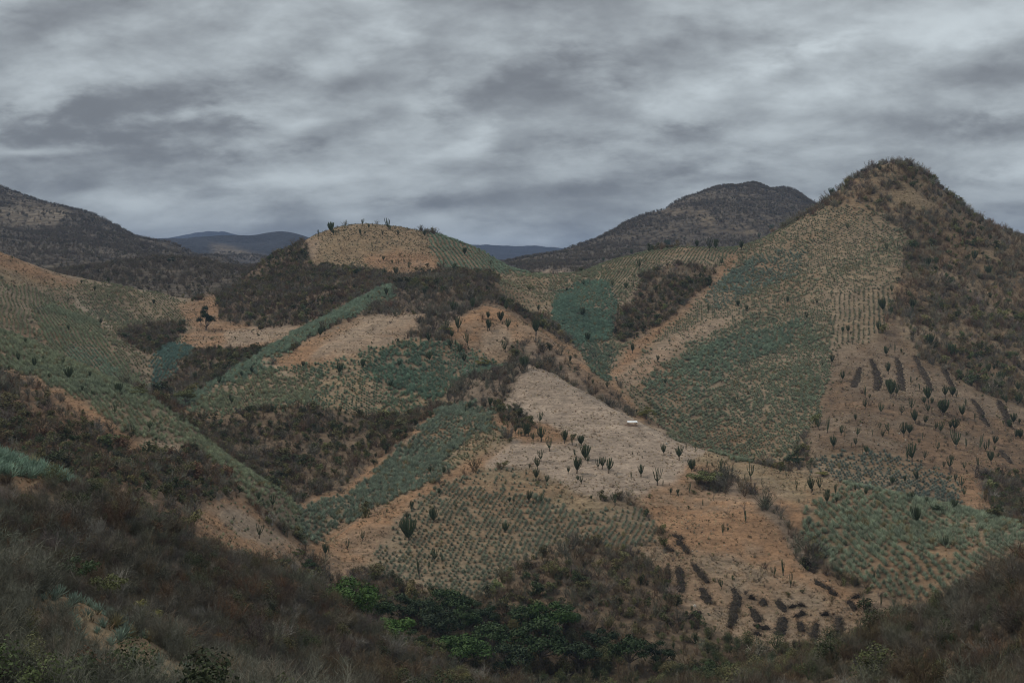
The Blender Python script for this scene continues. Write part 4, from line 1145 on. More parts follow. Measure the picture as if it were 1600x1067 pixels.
CGROUPS = [
 ('along the brown thicket left of the bare field', Z5(800, 620, 7.115, '40,405,100,v;75,440,85,s;150,430,150,b;182,440,120,o;235,490,110,o;322,500,190,v;310,290,130,o;418,605,180,o')),
 ('down the left part of the bare field', Z5(800, 620, 7.115, '320,720,150,o;285,800,120,v;265,930,150,v;155,890,85,s;385,965,105,v')),
 ('in the middle of the pale bare field', Z5(800, 620, 7.115, '585,520,170,v;672,535,115,s;770,540,125,b;812,700,185,b;845,740,120,o;720,850,195,v;957,800,140,o;1003,800,150,v;1075,850,185,v;775,965,105,o')),
 ('on the right half of the pale bare field', Z5(800, 500, 3.5575, '672,752,32,s;845,752,70,v;928,778,85,v;968,720,50,s;1020,720,38,o;1000,840,72,b;717,872,72,v;808,918,105,o;838,920,40,s')),
 ('along the lower rim of the pale bare field', Z5(800, 500, 3.5575, '575,1030,78,o;880,970,45,v;920,972,40,v;985,960,60,s')),
 ('around the olive thicket on the straw slope', Z5(800, 500, 3.5575, '1160,862,95,o;1225,850,50,s;1325,885,95,o;1085,820,42,s;1235,775,30,s;1190,800,30,o')),
 ('along the crest above the lower right field', Z5(1200, 500, 3.5575, '65,850,40,o;160,945,72,s;205,948,45,s;240,958,90,v;290,945,80,o;375,970,70,s;330,1022,78,v;485,952,35,v;545,977,52,v;605,955,25,s;660,968,20,s')),
 ('inside the lower right agave field', Z5(1200, 767, 3.5575, '828,190,118,v;858,215,55,s;985,315,70,v;1255,320,40,s;520,440,45,s;590,495,60,s')),
 ('along the lower edge of the lower right field', Z5(1200, 767, 3.5575, '627,645,78,s;930,600,55,s;1100,570,60,v;1150,560,65,v;700,640,50,o')),
 ('on the orange slope beside the right field', Z5(1200, 767, 3.5575, '125,535,100,s;85,470,95,s;35,470,60,s')),
 ('on the orange slope above the pitted ground', Z5(800, 767, 3.5575, '1172,245,75,s;1200,225,30,v;1165,545,60,o;1300,175,70,s;1405,420,28,v;1060,80,40,s')),
 ('in the upper left of the dotted front field', Z5(400, 767, 3.5575, '850,275,138,b;985,172,85,b;1110,97,50,o;862,112,60,o;1385,230,60,b;840,165,60,v')),
 ('in the middle of the dotted front field', Z5(400, 767, 3.5575, '990,390,80,o;1035,400,60,s;905,475,100,s;960,440,70,s;1160,465,28,v')),
 ('at the stony head of the dotted front field', Z5(800, 767, 3.5575, '90,65,75,v;160,70,70,o;10,75,60,s;440,50,30,v')),
 ('on the orange slope below the valley', Z5(400, 767, 3.5575, '385,362,82,v;407,350,52,s;590,277,65,o;510,325,62,o;418,522,70,v')),
 ('on the orange mound', Z5(400, 767, 3.5575, '18,262,88,o;90,92,85,o;15,60,60,v')),
 ('among rows on the left slope field', Z5(400, 500, 3.5575, '1210,822,62,o;1040,857,48,v;970,850,42,v;865,1050,50,v;1015,970,40,v')),
 ('along the top of the left slope field', Z5(400, 500, 3.5575, '1150,466,42,s;1185,500,52,v;1165,522,50,s;1300,486,62,v;1330,482,45,v;1105,472,35,s;1275,480,40,s;810,495,38,s;715,502,40,o')),
 ('scattered through the middle mixed field', Z5(400, 500, 3.5575, '355,95,62,v;595,272,58,v;460,307,75,v;480,275,38,s;745,380,55,v;795,262,42,v;262,265,42,v;296,265,36,s;535,467,52,s;560,490,40,s;965,225,55,b')),
 ('at the middle field crest', Z5(620, 430, 6.667, '333,705,115,v;555,765,110,v;575,665,110,v;615,745,90,s;655,830,120,v;700,900,90,b;740,735,150,o;525,590,130,o')),
 ('on the orange knob', Z5(620, 430, 6.667, '636,590,160,v;945,580,130,o;967,575,130,v;950,465,95,v;1085,485,120,b;1158,570,125,v')),
 ('along the top rim of the orange knob', Z5(620, 430, 6.667, '600,390,120,b;710,355,70,s;790,360,130,v;850,290,80,v;1135,380,110,v;1190,285,60,s')),
 ('on the right rim of the orange knob', Z5(620, 430, 6.667, '1448,630,190,v;1525,560,80,v;1335,985,150,b;1130,800,140,o')),
 ('on the scrubby side of the front spur', Z5(800, 500, 3.5575, '320,240,50,v;270,290,40,v;530,380,40,v;450,360,36,v;75,272,60,v;690,520,30,v')),
 ('on the summit of the central hill', Z5(400, 270, 3.9975, '472,372,52,b;485,390,28,v;390,396,34,s;575,347,28,s;665,327,32,o;827,357,64,o;838,363,28,v;705,350,25,v;1052,396,30,b;888,392,26,v')),
 ('on the tan slope of the central hill', Z5(400, 270, 3.9975, '650,392,32,v;790,392,26,v;725,472,32,s;795,550,26,b;850,572,26,v;890,572,32,s;925,572,32,s;955,602,42,o;800,642,36,v;760,640,32,s;875,640,42,b;680,390,22,v')),
 ('in the green field right of the hilltop', Z5(400, 270, 3.9975, '1305,512,48,b;1395,500,35,o;1480,532,32,v;1465,580,40,o;1515,680,36,s')),
 ('in the thicket below the central hill', Z5(400, 270, 3.9975, '815,772,44,v;1055,770,45,v;940,710,40,v;960,720,35,s;1390,640,30,v')),
 ('on the green strip below the dark flank', Z5(400, 270, 3.9975, '400,1027,62,v;700,790,30,v;560,860,25,v')),
 ('in the teal patch of the cone hill', Z5(800, 270, 3.9975, '447,707,46,o;342,742,28,b;440,900,60,b;475,1052,62,b;165,862,45,b')),
 ('between the teal patch and the dark scrub', Z5(800, 270, 3.9975, '628,712,46,v;713,732,52,v;755,722,42,s;797,602,72,o;665,850,40,s;768,660,36,s')),
 ('on the spur left of the cone hill', Z5(800, 270, 3.9975, '745,510,28,b;973,476,54,b;935,475,32,v;1155,472,40,v;1235,490,68,o;1268,486,62,v;1435,486,52,v;1545,417,34,v;572,562,28,v;685,526,20,v')),
 ('above the cone hill gully', Z5(800, 270, 3.9975, '1225,872,58,o;1412,835,42,b;1465,866,45,v;1310,576,46,v;1080,420,22,v')),
 ('at the foot of the cone hill field', Z5(800, 500, 3.5575, '670,185,60,v;810,232,42,v;850,360,40,v;1240,472,52,o;1255,450,40,s')),
 ('on the summit of the cone hill', Z5(1200, 230, 3.9525, '395,302,55,b;587,172,42,b;505,217,42,v;690,152,42,b;885,140,30,b;790,112,34,s;450,240,30,o;1210,360,40,v;1380,470,34,b;1500,530,36,b')),
 ('on the upper face of the cone hill', Z5(1200, 230, 3.9525, '25,522,46,b;495,512,52,o;710,512,52,s;735,640,54,o;800,622,50,s;820,542,44,s;760,520,30,s;680,650,40,s')),
 ('along the scrub edge of the cone hill', Z5(1200, 230, 3.9525, '765,902,54,v;710,1012,84,b;755,1040,60,b;240,1062,50,v;120,962,44,v;300,972,44,v;885,1000,70,b;1075,1010,60,b;1270,700,66,b;1360,795,70,b;920,640,60,b;990,740,60,b')),
 ('above the dark strips of the cactus slope', Z5(1200, 500, 3.5575, '655,202,60,v;705,182,60,s;1015,207,78,b;355,247,65,v;415,342,68,v;900,152,80,v;615,72,72,v;445,72,44,v;415,72,36,v;1225,302,62,v;1295,352,72,b')),
 ('between the dark strips of the cactus slope', Z5(1200, 500, 3.5575, '668,302,72,v;680,437,112,v;668,400,80,v;795,357,50,s;845,397,52,s;540,432,72,s;985,432,74,v;1025,425,60,b;1050,432,50,o;890,457,96,v')),
 ('in the upper band of the cactus slope', Z5(1200, 500, 3.5575, '540,497,64,v;625,522,68,o;742,527,56,o;795,502,74,o;820,577,84,v;870,582,62,v;870,472,52,v;890,517,58,o;910,522,45,s;975,527,96,b;1080,542,76,v;1100,482,52,s;1150,560,48,s')),
 ('in the left part of the cactus slope', Z5(1200, 500, 3.5575, '487,562,46,v;330,627,96,s;405,642,66,o;365,717,80,v;495,647,58,o;488,702,54,v;580,647,50,s;545,747,54,v;525,742,42,s;285,660,30,s')),
 ('in the middle of the cactus slope', Z5(1200, 500, 3.5575, '620,607,42,o;670,632,68,o;755,652,92,v;785,634,60,b;860,667,54,s;955,627,74,o;1035,622,92,v;1045,717,112,o;1100,712,62,s;943,727,58,o;1175,722,94,s')),
 ('at the lower edge of the cactus slope', Z5(1200, 500, 3.5575, '800,792,116,v;870,777,56,o;900,792,32,s;1010,832,90,o;1090,832,52,o;1240,800,80,v;1170,830,90,s;1260,690,50,b;1210,730,60,o')),
 ('on the right margin of the cactus slope', Z5(1200, 500, 3.5575, '1325,472,64,o;1390,472,68,b;1365,572,60,b;1340,600,50,b;1405,660,60,b;1375,660,56,v;1390,400,60,v')),
 ('in the rows below the cactus slope', Z5(1200, 500, 3.5575, '830,897,66,v;690,912,46,b;760,902,42,v;1075,932,70,o;800,1002,58,v;885,1022,46,v;1035,1052,66,b;1090,980,60,o;1040,900,50,v')),
 ('on the left field hill', Z5(0, 270, 3.9975, '678,692,42,v;592,742,38,v;670,782,28,o;625,947,34,v;430,987,44,v;960,822,34,b;1145,947,34,b;510,692,26,b;480,640,24,s')),
 ('among rows on the upper left ridge field', Z5(0, 500, 3.5575, '190,272,70,v;100,232,55,v;140,132,40,v;275,327,34,v;350,255,58,o;385,332,76,b;500,327,48,v;455,402,44,v;240,230,36,v')),
 ('further down the left ridge field', Z5(0, 500, 3.5575, '660,412,66,b;512,432,48,s;640,522,64,o;675,492,40,s;700,352,36,b;945,512,44,v;830,612,58,o;740,642,62,o;870,672,28,v;560,25,40,v')),
 ('along the saddle below the green strip', Z5(0, 500, 3.5575, '1085,342,62,v;1215,362,54,v;1110,310,34,v;1125,312,30,s;1290,470,60,v;1345,322,42,v;1400,302,52,v')),
 ('rising from the dark near slope', Z5(0, 767, 3.5575, '1388,490,150,s;1355,450,110,s;1325,440,90,s;1190,300,60,s')),
]
ALLC = []
for where, items in CGROUPS:
    items = list(items)
    if 'cactus slope' in where or 'bare field' in where or 'olive thicket' in where or 'crest above' in where or 'stony head' in where:
        for px, py, h_, f_ in list(items):              # young plants beside the grown ones
            if random.random() < .4:
                items.append((px + random.uniform(5, 16) * random.choice((-1, 1)), py + random.uniform(-6, 7), h_ * random.uniform(.45, .75), random.choice('sov')))
    ALLC += [(where,) + tuple(i) for i in items]
ALLC.sort(key=lambda q: -q[3])
SINGLE, SMALL = ALLC[:300], ALLC[300:]


def cactus_size(where, px, py, h_):
    p = at(px, py, 205)
    hm = min(max(h_ * p.y / F_PX * (1.4 if 'central hill' in where or 'spur left' in where else 1.06), 0.9), 6.5 if 'summit' in where else 9.5)
    return p, hm


for where, _ in CGROUPS:
    items = sorted(q[1:] for q in SINGLE if q[0] == where)
    cnt, seen = {}, {}
    for it in items:
        cnt[it[3]] = cnt.get(it[3], 0) + 1
    for px, py, h_, f_ in items:
        seen[f_] = seen.get(f_, 0) + 1
        p, hm = cactus_size(where, px, py, h_)
        size = 'small' if hm < 3.0 else ('tall' if hm > 5.2 else 'middle-sized')
        o_ = ORD[min(seen[f_], 20) - 1]
        lb = f'{size} {FORM[f_]} cactus {where}' if cnt[f_] == 1 else f'{o_} {FORM[f_]} cactus from the left {where}'
        vi = random.randrange(len(CACTI[f_]))
        if h_ >= 16:
            o = ob('organ_pipe_cactus', None, None, p)
            tmesh, br = CACTI[f_][vi]
            ob('trunk', tmesh, o)
            for m_ in br:
                ob('branch', m_, o)
        else:
            o = ob('organ_pipe_cactus', CACTI_ONE[f_][vi], None, p)
        o.location.z -= .05
        o.rotation_euler = (random.gauss(0, .07), random.gauss(0, .07), random.uniform(0, 6.283))
        o.scale = (hm * random.uniform(.9, 1.12), hm * random.uniform(.9, 1.12), hm)
        tag(o, lb, 'cactus', 'organ pipe cacti ' + where)
ONE = [m_ for k in 'vosb' for m_ in CACTI_ONE[k]]
K_CACTUS = kit('small_cactus', ONE)
sp, sk, ss = [], [], []
for where, px, py, h_, f_ in SMALL:
    p, hm = cactus_size(where, px, py, h_)
    sp.append((p.x, p.y, p.z - .05))
    sk.append(ONE.index(random.choice(CACTI_ONE[f_])))
    ss.append((hm, hm, hm))
m_ = len(sp)
scatter('small_cacti', K_CACTUS, np.array(sp), np.array(sk), np.stack([rng.normal(0, .06, m_), rng.normal(0, .06, m_), rng.uniform(0, 6.28, m_)], 1), np.array(ss), np.ones((m_, 3)),
        'small far cacti dotted over the fields and hilltops', 'cacti')
ncact = len(ALLC)
print('CACTI', ncact)


# ------------------------------------------------------------------ trees
def crown_mesh(lobes, leaves, size, wide, lo, dense=1.0):
    m = MB()
    cs = []
    for k in range(lobes):
        an, q = k * 2.4 + random.uniform(-.4, .4), math.sqrt((k + .4) / lobes) * wide * .72
        cs.append((Vector((math.cos(an) * q, math.sin(an) * q, lo + (1 - lo) * random.uniform(.35, .85) * (1 - .45 * q / wide))), random.uniform(.11, .2) * (.6 + wide)))
    for k in range(leaves):
        c, r_ = random.choice(cs)
        n = rv().normalized()
        if n.z < -.3:
            n.z *= -.6
        rad = r_ * random.uniform(.45, 1.08)
        p = c + Vector((n.x * rad, n.y * rad, n.z * rad * .75))
        u = rv().cross(n).normalized() * size * random.uniform(.6, 1.4)
        w_ = (n + rv(.7)).cross(u).normalized() * size * random.uniform(.5, 1.1)
        m.add([p - u * .5, p + w_ * .5, p + u, p - w_ * .5], [(0, 1, 2, 3)])
    return m.mesh('crown', M_LEAF), [c for c, _ in cs]


def trunk_mesh(tips, lo, thick=.03, mat=None):
    m = MB()
    fork = Vector((random.uniform(-.03, .03), random.uniform(-.03, .03), lo * .8))
    m.tube([(0, 0, -.06), fork * .5 + Vector((.01, 0, 0)), fork], [thick * 1.3, thick, thick * .8], 7)
    for t in tips:
        q = fork.lerp(t, .5) + rv(.02)
        m.tube([fork * .95, q, t], [thick * .6, thick * .38, thick * .15], 5, cap=False)
    return m.mesh('trunk', mat or M_BARK, smooth=True)


TREES = []
for k in range(6):
    cm, tips = crown_mesh(random.randint(9, 13), 2800, .036, random.uniform(.5, .62), .22)
    TREES.append((cm, trunk_mesh(tips, .35)))
for k in range(3):                                                   # round dense bush-like trees
    cm, tips = crown_mesh(9, 2200, .042, .62, .05)
    TREES.append((cm, trunk_mesh(tips, .15)))
for k in range(3):                                                   # loose airy crowns on thin stems
    cm, tips = crown_mesh(7, 800, .036, .45, .45)
    TREES.append((cm, trunk_mesh(tips, .5, .018)))
BRIGHT, MIDG, DEEP, OLV, YEL = (0.078, 0.140, 0.030), (0.045, 0.072, 0.025), (0.033, 0.050, 0.021), (0.125, 0.13, 0.05), (0.17, 0.155, 0.045)
TREE_LIST = [
 (528, 962, 30, 1.1, 6, BRIGHT, 'small light green round tree at the left tip of the wooded gully'),
 (552, 990, 72, 1.0, 0, BRIGHT, 'tall bright green tree at the left head of the wooded gully'),
 (588, 985, 48, 1.1, 1, MIDG, 'mid green tree just right of the tall bright green tree'),
 (578, 1012, 40, 1.0, 7, MIDG, 'low green tree half hidden by the grey near ridge'),
 (612, 1025, 62, 1.1, 2, BRIGHT, 'bright green spreading tree below the tall one at the gully edge'),
 (648, 1030, 40, 1.0, 3, MIDG, 'mid green tree at the right flank of the bright spreading tree'),
 (630, 972, 40, 1.1, 8, DEEP, 'dark green round tree behind the bright trees of the gully'),
 (662, 985, 44, 1.0, 4, DEEP, 'dark olive tree in the shaded middle of the gully'),
 (700, 975, 48, 1.1, 5, MIDG, 'green tree below the lower point of the dotted field'),
 (722, 962, 34, .9, 6, MIDG, 'small green tree touching the lower point of the dotted field'),
 (690, 1012, 50, 1.1, 0, DEEP, 'dark tree in the centre of the wooded gully'),
 (728, 1000, 46, 1.0, 1, MIDG, 'mid green tree right of the centre of the wooded gully'),
 (755, 985, 40, 1.0, 3, DEEP, 'dark tree at the foot of the bramble slope'),
 (640, 1058, 44, 1.0, 9, OLV, 'loose olive tree low down behind the near grey ridge'),
 (676, 1052, 46, 1.0, 10, OLV, 'olive airy tree left of the big green tree at the bottom'),
 (722, 1058, 68, 1.1, 2, (0.045, 0.08, 0.02), 'big fresh green tree near the bottom edge of the wooded gully'),
 (770, 1035, 56, 1.1, 4, MIDG, 'mid green tree right of the big fresh green tree'),
 (800, 1066, 52, 1.2, 5, DEEP, 'dark tree at the bottom edge in the middle of the gully'),
 (828, 1000, 48, 1.1, 0, MIDG, 'green tree below the peak of the bramble slope'),
 (862, 1010, 66, 1.0, 3, (0.045, 0.08, 0.02), 'light green tall tree on the right side of the gully'),
 (845, 1048, 66, 1.1, 1, MIDG, 'wide green tree below the light green tall tree'),
 (886, 985, 40, 1.0, 7, MIDG, 'round green tree at the upper right of the gully'),
 (905, 1052, 50, 1.1, 2, DEEP, 'dark green tree low on the right side of the gully'),
 (940, 1020, 40, 1.0, 6, DEEP, 'dark small tree right of the round green tree'),
 (985, 1052, 52, 1.0, 4, MIDG, 'separate green tree at the right end of the wooded gully'),
 (1030, 1040, 36, 1.0, 8, DEEP, 'low dark tree beyond the right end of the gully'),
 (1105, 1064, 34, 1.0, 7, MIDG, 'small green tree at the bottom edge below the pitted ground'),
 (1467, 801, 15, 1.25, 6, (0.035, 0.05, 0.018), 'dark round bush-like tree on the crest of the lower right field'),
 (1240, 728, 22, 1.2, 7, DEEP, 'dark green low tree at the foot of the cone hill field'),
 (1254, 706, 14, 1.4, 8, YEL, 'yellow-green low tree above the dark one at the cone hill foot'),
 (1285, 744, 10, 1.8, 6, YEL, 'flat yellow-green bush on the crest right of the straw slope'),
 (1103, 760, 30, 1.5, 6, OLV, 'broad olive bush in the thicket on the straw slope'),
 (1010, 655, 20, 1.5, 8, YEL, 'yellow-green bush beside the front spur crest'),
 (290, 632, 30, 1.0, 6, OLV, 'round green tree beside the path at the valley fork'),
 (298, 708, 18, 1.0, 7, DEEP, 'dark round bush on the end of the left ridge field'),
 (322, 516, 38, .72, 8, DEEP, 'dark green round tree on the orange saddle slope'),
 (268, 412, 12, 1.0, 7, DEEP, 'dark tree on the scrubby knoll behind the left field hill'),
 (215, 618, 14, 1.8, 8, OLV, 'olive bush on the crest of the left ridge'),
 (440, 885, 18, 1.2, 6, OLV, 'olive bush at the end of the orange mound'),
 (482, 890, 20, 1.2, 7, MIDG, 'green bush at the foot of the orange ridge band'),
 (467, 870, 14, 1.2, 8, OLV, 'small light olive bush above the green bush at the ridge foot'),
 (755, 573, 14, 1.4, 8, YEL, 'yellow-green bush below the orange knob'),
 (695, 520, 14, 1.3, 7, YEL, 'yellow-green bush on the left edge of the orange knob'),
]
NEARTREES = [
 (122, 940, 72, 1.0, 10, MIDG, 'thin stemmed green tree in the dark hollow at lower left'),
 (170, 962, 66, 1.0, 9, OLV, 'olive airy tree with pale stems in the dark hollow'),
 (216, 985, 50, 1.2, 8, YEL, 'yellow-olive round tree right of the pale stemmed tree'),
 (95, 880, 30, 1.0, 6, MIDG, 'small green bush on the dark slope above the hollow'),
 (40, 790, 20, 1.3, 8, YEL, 'yellow-green bush below the pale agave strip'),
 (140, 768, 24, 1.6, 7, OLV, 'olive bush at the right end of the pale agave strip'),
 (330, 1008, 26, 1.2, 6, (0.2, 0.12, 0.035), 'rusty yellow bush on the near ridge'),
]
GT = 'green trees and bushes'
for lst, rmin in ((TREE_LIST, 205), (NEARTREES, 100)):
    for px, py, h_, wd, vi, tint, lb in lst:
        p = at(px, py, rmin)
        hm = min(max(h_ * p.y / F_PX * (1.35 if py > 930 and rmin > 200 else 1.15), 1.0), 14)
        o = ob('broadleaf_tree', None, None, p)
        o.location.z -= .1
        o.rotation_euler.z = random.uniform(0, 6.283)
        o.scale = (hm * wd, hm * wd, hm)
        ob('trunk', TREES[vi][1], o)
        c = ob('crown', TREES[vi][0], o)
        c['tint'] = [c_ * .85 for c_ in tint]
        tag(o, lb, 'tree', GT)


def bare_tree(depth, first, mat):
    m, tw = MB(), MB()

    def grow(p, d, L, th, k):
        q = p + d * L * .5 + rv(L * .05)
        e = p + d * L + rv(L * .08)
        (m if k > 1 else tw).tube([p, q, e], [th, th * .8, th * .6], 5 if k > 2 else 3, cap=False)
        if k == 0:
            return
        for _ in range(random.randint(2, 3) if k > 1 else 3):
            grow(q.lerp(e, random.uniform(.3, 1)), (d + rv(.38) + Vector((0, 0, .1))).normalized(), L * random.uniform(.55, .75), th * .55, k - 1)
    grow(Vector((0, 0, -.05)), Vector((0, 0, 1)), first, .022, depth)
    return m.mesh('trunk', mat, smooth=True), tw.mesh('twig', mat)


BARE = [bare_tree(4, random.uniform(.32, .42), M_BARK) for _ in range(4)]
for px, py, h_, rmin, lb in [
     (22, 800, 60, 100, 'dark leafless tree left of the red earth patch on the near ridge'),
     (33, 728, 50, 100, 'tall thin leafless tree standing in the pale agave strip'),
     (160, 800, 50, 100, 'leafless grey tree at the top of the near grey brush'),
     (420, 905, 46, 100, 'leafless tree on the near ridge below the orange mound'),
     (560, 985, 40, 100, 'leafless tree on the near ridge beside the bright green tree'),
     (1590, 905, 70, 60, 'large leafless tree on the slope at the right edge'),
     (1545, 930, 60, 60, 'leafless tree left of the large one on the right slope'),
     (1440, 985, 60, 60, 'thin leafless tree above the gully floor at lower right'),
     (1390, 1000, 46, 60, 'thin leafless tree left of the gully floor'),
     (1330, 1020, 40, 60, 'low leafless tree under the pitted ground at lower right'),
     (655, 905, 36, 205, 'leafless tree at the lower left rim of the dotted field'),
     (1115, 782, 24, 205, 'leafless tree below the broad olive bush on the straw slope'),
     (1165, 812, 36, 205, 'leafless tree on the orange slope beside the gully thicket')]:
    p = at(px, py, rmin)
    hm = min(max(h_ * p.y / F_PX, 1.5), 9)
    t_, w_ = random.choice(BARE)
    o = ob('leafless_tree', None, None, p)
    o.rotation_euler.z = random.uniform(0, 6.283)
    o.scale = (hm, hm, hm)
    ob('trunk', t_, o)
    ob('twigs', w_, o)
    tag(o, lb, 'tree', 'leafless trees')

for k, (px, py, dx_, dy_, lb) in enumerate([(412, 1000, 24, -10, 'upper of two bleached dead branches lying on the near ridge'), (424, 1012, 24, -6, 'lower of two bleached dead branches lying on the near ridge'),
                                            (190, 890, 14, -8, 'bleached dead branch in the brush above the dark hollow')]):
    p, p2 = at(px, py, 100), at(px + dx_, py + dy_, 100)
    d = (p2 - p)
    d = d.normalized() * min(d.length, 3.2)
    m = MB()
    up = Vector((0, 0, .9))
    m.tube([up, up + d * .5 + rv(.06), up + d], [.06, .05, .02], 5)
    for q in range(4):
        s_ = up + d * random.uniform(.3, .8)
        m.tube([s_, s_ + (d * .25 + rv(.25))], [.03, .012], 4)
    o = ob('dead_branch', m.mesh('dead_branch', M_PALEBARK, smooth=True), None, p)
    tag(o, lb, 'branch', 'bleached dead branches')


# ------------------------------------------------------------------ heaps of cut brush and dug strips
def heap(line, w0, w1, hgt, label, group, rim=False):
    pts = [at(x_, y_, 205) for x_, y_ in line]
    wid_ = [w * p.y / F_PX * .5 for w, p in zip(np.linspace(w0, w1, len(pts)), pts)]
    c = sum(pts, Vector()) / len(pts)
    c.z = float(height(c.x, c.y))
    L = [0]
    for a_, b_ in zip(pts[:-1], pts[1:]):
        L.append(L[-1] + (b_ - a_).length)
    n_ = max(5, int(L[-1] / .45))
    m, rm, tw = MB(), MB(), MB()
    rings = []
    NS = 9
    sd__ = random.randrange(1000)
    for k in range(n_ + 1):
        s = L[-1] * k / n_
        q = max(0, min(len(pts) - 2, int(np.searchsorted(L, s)) - 1))
        t = (s - L[q]) / max(L[q + 1] - L[q], 1e-6)
        p = pts[q].lerp(pts[q + 1], t)
        d = (pts[q + 1] - pts[q])
        d.z = 0
        sdv = Vector((d.y, -d.x, 0)).normalized()
        if abs(sdv.x) < .8:
            sdv = Vector((1, 0, 0))
        if sdv.x < 0:
            sdv = -sdv
        wl = (wid_[q] * (1 - t) + wid_[q + 1] * t) * (1 + .45 * float(vnoise(np.array([k * .7]), np.array([sd__ * 1.0]), 3)[0]))
        en = min(1, .62 + 2.2 * min(k, n_ - k) / n_)
        row = []
        for j in range(NS):
            u = -1 + 2 * j / (NS - 1)
            x_, y_ = p.x + sdv.x * u * wl * en, p.y + sdv.y * u * wl * en
            nz = float(vnoise(np.array([x_ * 1.7]), np.array([y_ * 1.7]), 5)[0])
            z_ = float(height(x_, y_)) + hgt * en * (1 - u * u) * (.8 + .9 * nz) - .05 * (abs(u) == 1)
            row.append(Vector((x_, y_, z_)) - c)
        rings.append(row)
    vs = [p for r_ in rings for p in r_]
    fs = [(k * NS + j, k * NS + j + 1, (k + 1) * NS + j + 1, (k + 1) * NS + j) for k in range(n_) for j in range(NS - 1)]
    m.add(vs, fs)
    o = ob('brush_heap', m.mesh('brush_heap', M_STRIP if rim else M_HEAP), None, c)
    for k in range(int(n_ * 55)):
        r_ = random.choice(rings)
        p = random.choice(r_) + rv(.22)
        e = Vector((random.gauss(0, .5), random.gauss(0, .5), random.uniform(.05, .6))) * .8
        s_ = e.cross(rv()).normalized() * .03
        tw.tri(p - s_, p + s_, p + e)
    me = tw.mesh('twig', M_STRIP if rim else M_HEAPTWIG)
    t_ = ob('twigs', me, o)
    if rim:
        vs, fs = [], []
        for k in range(n_ + 1):
            a_ = rings[k][-1]
            for j, (du, dz_) in enumerate(((-.1, .02), (.1, .16), (.3, .10), (.5, -.05))):
                q = a_ + c + Vector((du, 0, 0))
                vs.append(Vector((q.x, q.y, float(height(q.x, q.y)) + dz_ * random.uniform(.7, 1.2))) - c)
        fs = [(k * 4 + j, k * 4 + j + 1, (k + 1) * 4 + j + 1, (k + 1) * 4 + j) for k in range(n_) for j in range(3)]
        rm.add(vs, fs)
        ob('soil_rim', rm.mesh('soil_rim', M_RIM, smooth=True), o)
    tag(o, label, 'brush heap', group)


GA_ = 'dark strips of piled brush on the cactus slope'
for line, w0, w1, lb in [
     ([(1344, 575), (1340, 590), (1334, 605)], 7, 15, 'shortest dark brush strip, leaning left, leftmost of five on the cactus slope'),
     ([(1361, 562), (1368, 578), (1373, 595), (1370, 610)], 9, 13, 'curved dark brush strip, second from left of five on the cactus slope'),
     ([(1401, 560), (1406, 575), (1408, 592), (1409, 610)], 10, 14, 'upright straight dark brush strip in the middle of five on the cactus slope'),
     ([(1429, 557), (1438, 574), (1447, 590), (1455, 610)], 11, 12, 'dark brush strip slanting right, second from right of five'),
     ([(1466, 555), (1474, 572), (1481, 590), (1490, 608)], 8, 9, 'thin dark brush strip slanting right, rightmost of five'),
     ([(1520, 625), (1530, 638), (1536, 655), (1545, 666)], 9, 11, 'left of two dark brush strips near the right edge of the cactus slope'),
     ([(1561, 626), (1567, 640), (1573, 652), (1578, 667)], 11, 13, 'right of two dark brush strips near the right edge'),
     ([(1564, 705), (1573, 715), (1580, 724)], 10, 10, 'short dark brush strip above the corner scrub at the right edge')]:
    heap(line, w0, w1, .45, lb, GA_, True)
GB_ = 'dark brush heaps and hollows on the pitted slope'
